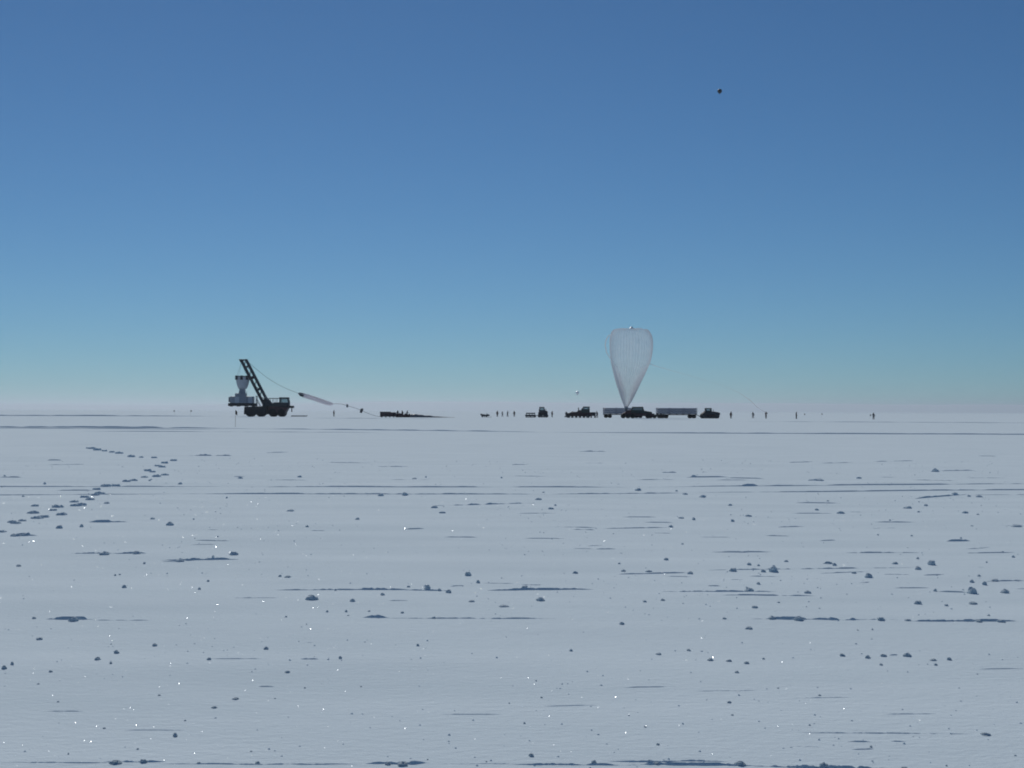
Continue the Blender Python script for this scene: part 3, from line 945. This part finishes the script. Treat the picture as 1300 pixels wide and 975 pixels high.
MB().box(fg.x(291.3), fg.x(294), -1.3, 1.3, fg.z(511), fg.z(504.6), .05).build('side_box', M['steel'], gd)
base = MB().box(fg.x(291), fg.x(325), -1.75, 1.75, fg.z(515.8), fg.z(512.2), .06).build('base_frame', M['black'], gd)
for pxc in (294, 303, 313, 322):
    MB().box(fg.x(pxc) - .3, fg.x(pxc) + .3, -1.2, 1.2, fg.z(516.5), fg.z(515.7), .03).build('crush_pad', M['black'], base)
for s_ in (-1, 1):
    for e in (-1, 1):
        MB().tube([(fg.x(306), 0, fg.z(460.6)), (e * 1.3, s_ * 1.3, fg.z(477.6))], .022, 6).build('suspension_cable', M['cable'], gd)
MB().tube([(fg.x(314.5), -1.7, fg.z(512)), (fg.x(314.5), -1.7, fg.z(497.5))], .04, 6).build('antenna', M['steel'], gd)

# flat runner board on the snow in front of the launch vehicle
fs = Frame(380, 529.4, 372)
sb = empty('towed_sled', fs.loc(), R(1), 'thin flat dark sled lying on snow in front of the launch vehicle', 'sled')
for s_ in (-1, 1):
    MB().prism(fs.P([(370, 528.9), (389, 528.9), (390.6, 527.2), (390.2, 527.2), (388.6, 528.3), (370, 528.3)]), s_ * .6 - .08, s_ * .6 + .08).build('runner', M['steel'], sb)
MB().box(fs.x(370.5), fs.x(388), -.75, .75, fs.z(528.3), fs.z(527.6), .02).build('deck', M['steel'], sb)

# ------------------------------------------------------------------ flight train: cable, folded parachute, line with packages
ft_D = 376
ff_ = Frame(400, 529.3, ft_D)
tr_ = empty('flight_train', (px_x(400, ft_D), ft_D, 0), 0, 'sagging pale folded parachute and line running down from the boom tip', 'parachute')
def fpt(px, py, y=0.0): return (ff_.x(px), y, ff_.z(py))
tipw = (A1 + Vector((0.5, 0, .1)))
w0 = lv.location + Vector((tipw.x, 0, tipw.z)) - Vector(tr_.location)
pts = [w0]
for t in (.2, .4, .6, .8, 1.0):
    e = Vector(fpt(379, 499.6))
    p = w0.lerp(e, t)
    p.z -= 1.5 * math.sin(math.pi * t) * .8
    pts.append(p)
MB().tube(pts, .04, 6).build('upper_cable', M['cable'], tr_)
m = MB()
spine = [(378.5, 499.6, .10), (380, 500.2, .30), (382, 501.0, .42), (386, 502.2, .46), (392, 504.0, .50), (400, 506.6, .50), (408, 509.2, .50), (415, 511.4, .48), (420, 512.6, .40), (423.5, 513.0, .10)]
n = 20
for i, (a_, b_, r_) in enumerate(spine):
    for k in range(n):
        w = 2 * math.pi * k / n
        rr = r_ * (1 + .22 * math.sin(5 * w + i * .4) + .15 * noise.noise((i * .8, math.cos(w) * 2, math.sin(w) * 2)))
        m.v.append((ff_.x(a_) + rr * .25 * math.sin(w), rr * math.cos(w), ff_.z(b_) + rr * math.sin(w)))
for i in range(len(spine) - 1):
    for k in range(n):
        j = (k + 1) % n
        m.f.append((i * n + k, (i + 1) * n + k, (i + 1) * n + j, i * n + j))
cn = m.build('folded_canopy', M['canopy'], tr_, True)
MB().tube([fpt(379, 499.4), fpt(382, 501), fpt(385.8, 502.4)], [.2, .50, .47], 12).build('canopy_collar', M['darkcloth'], tr_)
MB().tube([fpt(424, 512.6), fpt(433, 512.6), fpt(441, 515.0), fpt(450, 517.6), fpt(459, 521.0), fpt(468, 525.0), fpt(478, 528.2), fpt(484, 528.8)], .045, 6).build('lower_line', M['cable'], tr_)
MB().box(ff_.x(439.9), ff_.x(442.1), -.25, .25, ff_.z(517.2), ff_.z(513.2), .05).build('release_package', M['steel'], tr_)
MB().prism(ff_.P([(456.9, 523.6), (459.4, 524.4), (461.3, 520), (461, 518.4), (458.2, 518.8)]), -.4, .4, .05).build('ballast_package', M['rim'], tr_)

# ------------------------------------------------------------------ balloon box, cover and film on the ground
fb = Frame(493, 529.6, 365)
bx_ = empty('balloon_box', fb.loc(), R(-1), 'long dark red-brown shipping box lying on the snow', 'box')
MB().box(fb.x(483), fb.x(502.5), -.8, .8, .18, fb.z(523.2), .05).build('box_body', M['maroon'], bx_)
MB().box(fb.x(482.7), fb.x(496), -.86, .86, fb.z(523.2) + .002, fb.z(522.5), .02).build('lid', M['black'], bx_)
for pxc in (485, 490, 495, 500):
    MB().box(fb.x(pxc) - .07, fb.x(pxc) + .07, -.85, -.802, .2, fb.z(523.4)).build('batten', M['black'], bx_)
    MB().box(fb.x(pxc) - .12, fb.x(pxc) + .12, -.8, .8, -.02, .179).build('skid', M['black'], bx_)
fc = Frame(512, 529.6, 364)
m = MB()
nxs = 30
for i in range(nxs + 1):
    t = i / nxs
    hh = (1.12 + .30 * noise.noise((t * 7, 1, 2)) + .2 * noise.noise((t * 17, 4, 2))) * (1 - .25 * t) * min(1, (1 - t) * 8 + .2)
    for k in range(13):
        w = math.pi * k / 12
        rr = 1 + .15 * noise.noise((t * 9, k * .7, 5))
        m.v.append((fc.x(502.8 + 19.5 * t), -.8 * math.cos(w) * rr, -.03 + hh * math.sin(w) * rr))
for i in range(nxs):
    for k in range(12):
        a0 = i * 13 + k
        m.f.append((a0, a0 + 13, a0 + 14, a0 + 1))
m.f.append(tuple(range(13)))
m.f.append(tuple(nxs * 13 + 12 - k for k in range(13)))
cv = m.build('protective_cover', M['redcloth'])
cv.location = fc.loc()
tag(cv, 'rumpled dark red protective cover heaped along the snow before three people', 'cover')
ffm = Frame(548, 529.6, 364)
m = MB()
for i in range(41):
    t = i / 40
    hh = (.92 * (1 - t) ** 1.5 + .10) * (1 + .25 * noise.noise((t * 11, 2, 8)))
    for k in range(11):
        w = math.pi * k / 10
        rr = 1 + .2 * noise.noise((t * 12, k * .8, 3))
        m.v.append((ffm.x(521.5 + 56 * t), -(.65 - .3 * t) * math.cos(w) * rr, -.03 + hh * math.sin(w) * rr))
for i in range(40):
    for k in range(10):
        a0 = i * 11 + k
        m.f.append((a0, a0 + 11, a0 + 12, a0 + 1))
m.f.append(tuple(range(11)))
m.f.append(tuple(40 * 11 + 10 - k for k in range(11)))
M['bundled'] = paint('bundled_film', (0.10, 0.13, 0.16), 0.5, 0, .3)
fm = m.build('balloon_film_bundle', M['bundled'], None, True)
fm.location = ffm.loc()
tag(fm, 'grey bundled balloon film tapering away along the snow from the red cover', 'film bundle')

# ------------------------------------------------------------------ snowmobile
f1 = Frame(617, 528.2, 385)
sm = empty('snowmobile', f1.loc(), R(4), 'small dark snowmobile with a low windshield parked near four people', 'snowmobile')
MB().prism([(-1.25, .28), (.35, .28), (.95, .42), (1.15, .62), (.55, .86), (.1, .80), (-.2, .62), (-1.2, .62)], -.38, .38, .05).build('body', M['navy'], sm)
track_unit(sm, -1.22, .40, 0, .52, .42, 3)
MB().prism([(-1.1, .62), (-.15, .63), (-.1, .74), (-.55, .88), (-.75, .80), (-1.15, .98), (-1.22, .92)], -.22, .22, .04).build('seat', M['black'], sm)
MB().prism([(.22, .83), (.50, .85), (.20, 1.22), (.16, 1.22)], -.28, .28, .01).build('windshield', M['glass'], sm)
MB().tube([(.12, -.40, 1.02), (.2, -.12, .98), (.24, 0, .88), (.2, .12, .98), (.12, .40, 1.02)], .025, 6).build('handlebar', M['black'], sm)
for s_ in (-1, 1):
    sk = MB().prism([(.35, .0), (1.35, .0), (1.55, .22), (1.50, .24), (1.30, .05), (.35, .05)], s_ * .48 - .07, s_ * .48 + .07).build('ski', M['black'], sm)
    MB().beam((.85, s_ * .48, .05), (.70, s_ * .34, .46), .06).build('spindle', M['black'], sk)
MB().box(-1.5, -1.2, -.3, .3, .55, .98, .04).build('cargo_rack', M['black'], sm)

# ------------------------------------------------------------------ small tractor and its flat sledge
f2 = Frame(690, 528.2, 385)
t2 = empty('small_tractor', f2.loc(), R(-3), 'small dark tractor with a tall glazed cab hitched to a flat sledge', 'tractor')
for s_ in (-1, 1):
    track_unit(t2, f2.x(682.8), f2.x(696.2), s_ * .72, 1.05, .42, 4)
MB().prism(f2.P([(683.5, 525.5), (695, 525.5), (695.6, 522), (693.6, 520.6), (683.5, 521.6)]), -.50, .50, .05).build('hull', M['navy'], t2)
cab(t2, f2.x(684.2), f2.x(692.6), f2.z(522), f2.z(514.8), 1.35, M['navy'], (.16, .35), .46, .26, .22)
MB().prism(f2.P([(692.3, 522.4), (695.7, 522.4), (695.2, 520.2), (692.3, 519.2)]), -.42, .42, .04).build('hood', M['navy'], t2)
MB().tube([(f2.x(693.4), .3, f2.z(520)), (f2.x(693.4), .3, f2.z(516.8))], .05, 8).build('exhaust_pipe', M['black'], t2)
f3 = Frame(674, 528.2, 385)
sl = empty('flat_sledge', f3.loc(), R(-3), 'low dark flat sledge hitched behind the small tractor', 'sledge')
for s_ in (-1, 1):
    MB().prism(f3.P([(667.5, 528.3), (679.5, 528.3), (681, 526.6), (680.4, 526.3), (679, 527.3), (667.5, 527.3)]), s_ * .6 - .12, s_ * .6 + .12).build('runner', M['black'], sl)
MB().box(f3.x(667), f3.x(680), -.85, .85, f3.z(526.9), f3.z(524.6), .03).build('deck', M['navy'], sl)
for pxc in (668.5, 673.5, 678.5):
    MB().box(f3.x(pxc) - .1, f3.x(pxc) + .1, -.7, .7, f3.z(527.3), f3.z(526.9)).build('cross_beam', M['black'], sl)
for s_ in (-1, 1):
    MB().box(f3.x(668), f3.x(679.5), s_ * .82 - .05, s_ * .82 + .05, f3.z(523.7), f3.z(522.2)).build('side_rail', M['navy'], sl)
    for pxc in (668.4, 672.2, 675.8, 679.1):
        MB().beam((f3.x(pxc), s_ * .82, f3.z(525)), (f3.x(pxc), s_ * .82, f3.z(522.6)), .08).build('stake', M['navy'], sl)
MB().tube([(f3.x(680), 0, f3.z(525.8)), (f3.x(684), 0, f3.z(525.5))], .07, 8).build('drawbar', M['black'], sl)

# ------------------------------------------------------------------ tracked loader
f4 = Frame(735, 528.4, 372)
t4 = empty('tracked_loader', f4.loc(), R(2), 'dark tracked loader with a long low nose and a cab set back', 'loader')
for s_ in (-1, 1):
    track_unit(t4, f4.x(719.5), f4.x(748.5), s_ * 1.0, .95, .55, 6)
MB().prism(f4.P([(720, 526.4), (750.2, 526.4), (751, 522.2), (747, 520.4), (735, 520), (727, 521.6), (719.4, 522.6)]), -.72, .72, .06).build('hull', M['maroon'], t4)
MB().prism(f4.P([(731.5, 521.8), (742, 521.8), (741, 518.2), (734.5, 518.6)]), -.6, .6, .05).build('hood', M['olive'], t4)
cab(t4, f4.x(738.2), f4.x(748.6), f4.z(522), f4.z(514.0), 1.5, M['olive'], (.55, .08), .60, .30, .26)
MB().tube([(f4.x(734.4), -.35, f4.z(520)), (f4.x(734.4), -.35, f4.z(516.2)), (f4.x(734.0), -.35, f4.z(515.6))], .13, 8).build('exhaust_stack', M['olive'], t4)
bk = MB().prism(f4.P([(717, 527.6), (719.6, 527.6), (720, 521.5), (718.6, 520.8), (717.8, 523), (718.4, 525.5), (717, 526.8)]), -1.35, 1.35, .03).build('bucket', M['navy'], t4)
for s_ in (-1, 1):
    MB().tube([(f4.x(719.8), s_ * .8, f4.z(524)), (f4.x(727), s_ * .8, f4.z(520.8)), (f4.x(734), s_ * .8, f4.z(522.6))], .10, 6).build('lift_arm', M['navy'], t4)
f4b = Frame(753, 528.4, 374)
gb = empty('equipment_crate', f4b.loc(), R(8), 'small dark crate on short skids standing right behind the tracked loader', 'crate')
MB().box(-.62, .62, -.5, .5, .5, 1.42, .05).build('crate_body', M['navy'], gb)
for xx in (-.5, .5):
    MB().box(xx - .09, xx + .09, -.5, .5, -.02, .5).build('skid', M['maroon'], gb)
MB().box(-.66, .66, -.54, .54, 1.42, 1.50, .02).build('lid', M['black'], gb)

# ------------------------------------------------------------------ helium tube trailers
def gas_trailer(px0, px1, D, rz, label):
    f_ = Frame((px0 + px1) / 2, 528.9, D)
    t_ = empty('gas_trailer', f_.loc(), rz, label, 'trailer', 'gas tube trailers behind the balloon')
    L2 = (px1 - px0) / 2 * D / F
    z0, z1 = 1.10, 2.68
    nt_, rt = 3, (z1 - z0) / 6 - .012
    for j in range(3):
        for k in range(5):
            MB().lathe([(.04, -L2 + .12), (rt * .55, -L2 + .16), (rt, -L2 + .42), (rt, L2 - .42), (rt * .55, L2 - .16), (.04, L2 - .12)], 14, 'x',
                       (0, -1.02 + k * .51, z0 + rt + .01 + j * (2 * rt + .022))).build('gas_cylinder', M['gas'], t_, False)
    for e in (-1, -.36, .36, 1):
        fr_ = MB().box(e * (L2 - .1) - .07, e * (L2 - .1) + .07, -1.36, -1.26, z0 - .1, z1 + .06).build('bundle_frame', M['gas'], t_)
        MB().box(e * (L2 - .1) - .07, e * (L2 - .1) + .07, 1.26, 1.36, z0 - .1, z1 + .06).build('frame_post', M['gas'], fr_)
        MB().box(e * (L2 - .1) - .07, e * (L2 - .1) + .07, -1.26, 1.26, z1 + .0, z1 + .06).build('frame_bar', M['gas'], fr_)
    for s_ in (-1, 1):
        MB().box(-L2 + .05, L2 - .05, s_ * .55 - .1, s_ * .55 + .1, .80, 1.05).build('chassis_rail', M['gasdark'], t_)
    for q in range(7):
        xx = -L2 + .2 + q * (2 * L2 - .4) / 6
        MB().box(xx - .08, xx + .08, -1.3, 1.3, 1.051, 1.098).build('cross_member', M['gasdark'], t_)
    for e in (-1, 1):
        for q in (0, 1):
            xx = e * (L2 - .75) - e * q * 1.05
            MB().lathe([(.07, -1.2), (.07, 1.2)], 8, 'y', (xx, 0, .48)).build('axle', M['gasdark'], t_)
            MB().box(xx - .1, xx + .1, -.65, .65, .5, .8).build('suspension_block', M['gasdark'], t_)
            for s_ in (-1, 1):
                wheel(t_, xx, s_ * 1.08, .50, .34)
    dx = L2 + .9
    MB().prism([(L2 - .1, .82), (dx, .48), (dx, .60), (L2 - .1, .98)], -.1, .1).build('drawbar', M['gasdark'], t_)
    return t_
gas_trailer(765.8, 816.5, 378, R(0), 'pale blue gas tube trailer partly hidden by the spool truck under the balloon')
gas_trailer(833.3, 884.5, 372, R(0), 'pale blue gas tube trailer in full view behind the crawler tractor')
# low dark dolly between the trailers
fd = Frame(834, 528.9, 366)
dl = empty('low_dolly', fd.loc(), 0, 'low dark wheeled dolly between the spool truck and the open gas trailer', 'dolly')
MB().box(fd.x(823.5), fd.x(848.5), -.7, .7, fd.z(526.4), fd.z(524.2), .05).build('deck', M['black'], dl)
for pxc in (826, 831, 840, 846):
    for s_ in (-1, 1):
        wheel(dl, fd.x(pxc), s_ * .75, .46, .3)
for pxc in (825, 829.5, 834.5, 839):
    MB().box(fd.x(pxc) - .25, fd.x(pxc) + .25, -.55, .55, fd.z(524.2), fd.z(522.2 + (pxc % 2) * .5), .05).build('ballast_box', M['black'], dl)

# ------------------------------------------------------------------ spool truck that holds the balloon
f5 = Frame(805, 529.4, 358)
t5 = empty('spool_truck', f5.loc(), R(-2), 'dark six wheeled spool truck that holds down the neck of the balloon', 'truck')
MB().prism(f5.P([(788.6, 526.6), (829, 526.6), (830, 523.6), (822, 522.8), (800, 521.8), (794, 521.6), (789.4, 523.8)]), -1.0, 1.0, .07).build('chassis', M['maroon'], t5)
for pxc in (791.3, 797.3, 803.3, 822.5):
    for s_ in (-1, 1):
        wheel(t5, f5.x(pxc), s_ * 1.12, .60, .42)
MB().prism(f5.P([(792, 523), (803, 523), (801.5, 518.6), (796, 519.6)]), -.95, .95, .06).build('spool_bed', M['maroon'], t5)
cab(t5, f5.x(801), f5.x(817.6), f5.z(523.2), f5.z(514.8), 2.0, M['olive'], (.35, .30), .52, .30, .30)
MB().prism(f5.P([(817.2, 524), (828, 524), (827.4, 521.2), (817.2, 519.6)]), -.85, .85, .08).build('hood', M['olive'], t5)
MB().box(f5.x(829), f5.x(831), -1.1, 1.1, f5.z(526.4), f5.z(524.6), .03).build('bumper', M['black'], t5)
MB().lathe([(0, -1.1), (.34, -1.1), (.34, -1.04), (.26, -1.0), (.26, 1.0), (.34, 1.04), (.34, 1.1), (0, 1.1)], 16, 'y', (f5.x(795), 0, f5.z(518.2))).build('spool', M['steel'], t5)
for s_ in (-1, 1):
    MB().beam((f5.x(797), s_ * 1.16, f5.z(522)), (f5.x(795), s_ * 1.16, f5.z(518)), .14).build('spool_arm', M['maroon'], t5)

# ------------------------------------------------------------------ crawler tractor
f6 = Frame(901, 528.8, 364)
t6 = empty('crawler_tractor', f6.loc(), R(2), 'dark crawler tractor with rounded nose and small cab at the end of the row', 'tractor')
for s_ in (-1, 1):
    track_unit(t6, f6.x(889.5), f6.x(912.6), s_ * 1.0, 1.25, .6, 5)
MB().prism(f6.P([(890.5, 526.6), (908, 526.6), (912.6, 525.4), (914.2, 523.2), (913, 521.2), (905, 519.8), (894, 519.6), (891.6, 522.4)]), -.70, .70, .10).build('hull', M['maroon'], t6)
MB().prism(f6.P([(889.4, 523.8), (911.8, 523.8), (910.5, 521.6), (903, 520.4), (893.5, 520.6)]), -1.32, -.702, .05).build('fender', M['navy'], t6)
MB().prism(f6.P([(889.4, 523.8), (911.8, 523.8), (910.5, 521.6), (903, 520.4), (893.5, 520.6)]), .702, 1.32, .05).build('fender', M['navy'], t6)
cab(t6, f6.x(895.2), f6.x(903.2), f6.z(520.6), f6.z(515.6), 1.5, M['olive'], (.03, .08), .35, .22, .24)
MB().tube([(f6.x(906), .4, f6.z(521)), (f6.x(906), .4, f6.z(517.4))], .06, 8).build('exhaust_pipe', M['black'], t6)
MB().box(f6.x(887.5), f6.x(890.6), -.4, .4, f6.z(526.6), f6.z(525.4), .03).build('hitch', M['black'], t6)

# ------------------------------------------------------------------ the balloon
bD = 358
fbn = Frame(795, 529.4, bD)
bal = empty('research_balloon', (px_x(795, bD), bD, 0), 0, 'huge translucent teardrop balloon rising from the row of dark vehicles', 'balloon')
prof = [(518.2, 2.0, 795), (514, 2.5, 795.2), (509, 4.8, 795.8), (502, 7.6, 796.4), (495, 10.2, 797.0), (487, 13.4, 797.6), (479, 16.6, 798.4), (471, 19.9, 799.3),
        (464, 22.6, 800.0), (457, 24.9, 800.6), (450, 26.2, 801.0), (443, 27.0, 801.3), (436, 27.2, 801.4), (430, 26.9, 801.4), (425, 26.0, 801.3), (421, 24.3, 801.1),
        (418, 21.8, 800.9), (416.4, 18.5, 800.7), (415.8, 14.5, 800.6), (415.9, 10.0, 800.6), (416.4, 5.5, 800.7), (416.6, 1.0, 800.8)]
# smooth the profile
def interp(p, n_):
    out = []
    for i in range(len(p) - 1):
        p0, p1, p2, p3 = p[max(i - 1, 0)], p[i], p[i + 1], p[min(i + 2, len(p) - 1)]
        for k in range(n_):
            t = k / n_
            out.append(tuple(.5 * (2 * p1[c] + (p2[c] - p0[c]) * t + (2 * p0[c] - 5 * p1[c] + 4 * p2[c] - p3[c]) * t * t + (3 * p1[c] - p0[c] - 3 * p2[c] + p3[c]) * t ** 3) for c in range(3)))
    out.append(p[-1])
    return out
pr = interp(prof, 3)
GORES, SUB = 44, 8
NC = GORES * SUB
m = MB()
for (py, rp_, cx) in pr:
    low = min(1, max(0, (py - 436) / 70.0))
    lb = low * low * (3 - 2 * low)
    top = min(1, max(0, (430 - py) / 14.0))
    for k in range(NC):
        w = 2 * math.pi * k / NC
        ph = GORES * w + 1.6 * noise.noise((math.cos(w) * 3, math.sin(w) * 3, py * .01))
        amp = .055 + .075 * lb + .02 * top
        pl = (.6 - abs(math.sin(ph / 2)) ** .8) * (1 - lb) + math.sin(ph) * lb
        big = .12 * lb * noise.noise((math.cos(w) * 2.2, math.sin(w) * 2.2, 4.0 + py * .004)) + .018 * noise.noise((math.cos(w) * 1.6, math.sin(w) * 1.6, py * .03))
        rr = rp_ * fbn.k * (1 + amp * pl + big)
        zz = fbn.z(py) + .10 * top * noise.noise((math.cos(w) * rp_ * .12, math.sin(w) * rp_ * .12, 1.0)) * 4
        m.v.append((fbn.x(cx) + rr * math.cos(w), rr * math.sin(w), zz))
for i in range(len(pr) - 1):
    for k in range(NC):
        j = (k + 1) % NC
        m.f.append((i * NC + k, i * NC + j, (i + 1) * NC + j, (i + 1) * NC + k))
m.build('envelope', M['film'], bal, True)
MB().lathe([(0, -.12), (.55, -.10), (.62, 0), (.55, .12), (.30, .20), (.25, .42), (0, .46)], 20, 'z', (fbn.x(801.5), -.4, fbn.z(415.4))).build('apex_fitting', M['alloy'], bal, True)
MB().lathe([(.36, 0), (.44, .05), (.42, .7), (.36, .75)], 16, 'z', (0, 0, fbn.z(518))).build('neck_collar', M['pale'], bal, True)
tl_ = MB().tube([(fbn.x(776.0), -1.0, fbn.z(423)), (fbn.x(772), -1.2, fbn.z(425)), (fbn.x(769), -1.3, fbn.z(430)), (fbn.x(767.8), -1.3, fbn.z(437)), (fbn.x(769.5), -1.4, fbn.z(446)),
           (fbn.x(775), -2.6, fbn.z(456)), (fbn.x(783), -3.6, fbn.z(468)), (fbn.x(789), -2.6, fbn.z(485)), (fbn.x(793), -1.6, fbn.z(500)), (fbn.x(794.5), -.8, fbn.z(514))],
          [.10, .13, .16, .16, .13, .10, .08, .07, .06, .06], 8).build('inflation_tube', M['tubefilm'], bal, True)
P0 = Vector((fbn.x(824.0), -.8, fbn.z(460)))
P3 = Vector((px_x(971.5, 362) - px_x(795, bD), 361.6 - bD, 1.62))
pp = [P0, (fbn.x(830), -.6, fbn.z(462.4)), (fbn.x(845), 0, fbn.z(466.5)), (fbn.x(880), 1, fbn.z(476)), (fbn.x(915), 2, fbn.z(486)), (fbn.x(940), 2.6, fbn.z(496)), (fbn.x(955), 3, fbn.z(506)), (fbn.x(965), 3.4, fbn.z(515.5)), P3]
MB().tube(pp, [.09, .08, .05, .022, .018, .03, .08, .10, .08], 8).build('inflation_tube', M['tubefilm'], bal, True)

# ------------------------------------------------------------------ pilot balloons
def pilot(px, py, D, rad, mat, label, base_z=None):
    z = EYE + (HZ + (px - 650) * math.tan(ROLL) - py) / F * D
    o = empty('pilot_balloon', (px_x(px, D), D, z - rad), 0, label, 'balloon')
    MB().lathe([(0.02, -.12 * rad), (.10 * rad, .0), (.28 * rad, .12 * rad), (.62 * rad, .40 * rad), (.90 * rad, .78 * rad), (1.0 * rad, 1.15 * rad), (.93 * rad, 1.55 * rad), (.66 * rad, 1.88 * rad), (.3 * rad, 2.03 * rad), (0, 2.06 * rad)], 24).build('envelope', mat, o, True)
    MB().lathe([(.05 * rad, -.22 * rad), (.06 * rad, -.1 * rad), (.03 * rad, -.05 * rad)], 10).build('neck', mat, o)
    MB().tube([(0, 0, -.22 * rad), (.02, 0, -.9 * rad), (-.03, 0, -1.6 * rad)], .008, 5).build('string', M['cable'], o)
    return o
pilot(913.5, 114.5, 330, .55, M['darklatex'], 'small round dark balloon drifting alone high in the blue sky')
pilot(733, 499, 372, .46, M['latex'], 'small bright white balloon floating just above the tracked loader')

# ------------------------------------------------------------------ haze over the plain
hz_o = MB().box(-30000, 30000, -30000, 30000, -3.0, 128.0).build('haze', SNOW)
hm = bpy.data.materials.new('haze_air')
hm.use_nodes = True
nt = hm.node_tree
nt.nodes.clear()
out = nt.nodes.new('ShaderNodeOutputMaterial')
pv = nt.nodes.new('ShaderNodeVolumePrincipled')
pv.inputs['Color'].default_value = (0.79, 0.885, 1.0, 1)
pv.inputs['Density'].default_value = 7.5e-5
pv.inputs['Anisotropy'].default_value = 0.5
nt.links.new(pv.outputs[0], out.inputs['Volume'])
hz_o.data.materials.clear()
hz_o.data.materials.append(hm)
tag(hz_o, 'thin pale haze over the snow plain', 'haze', None, 'stuff')
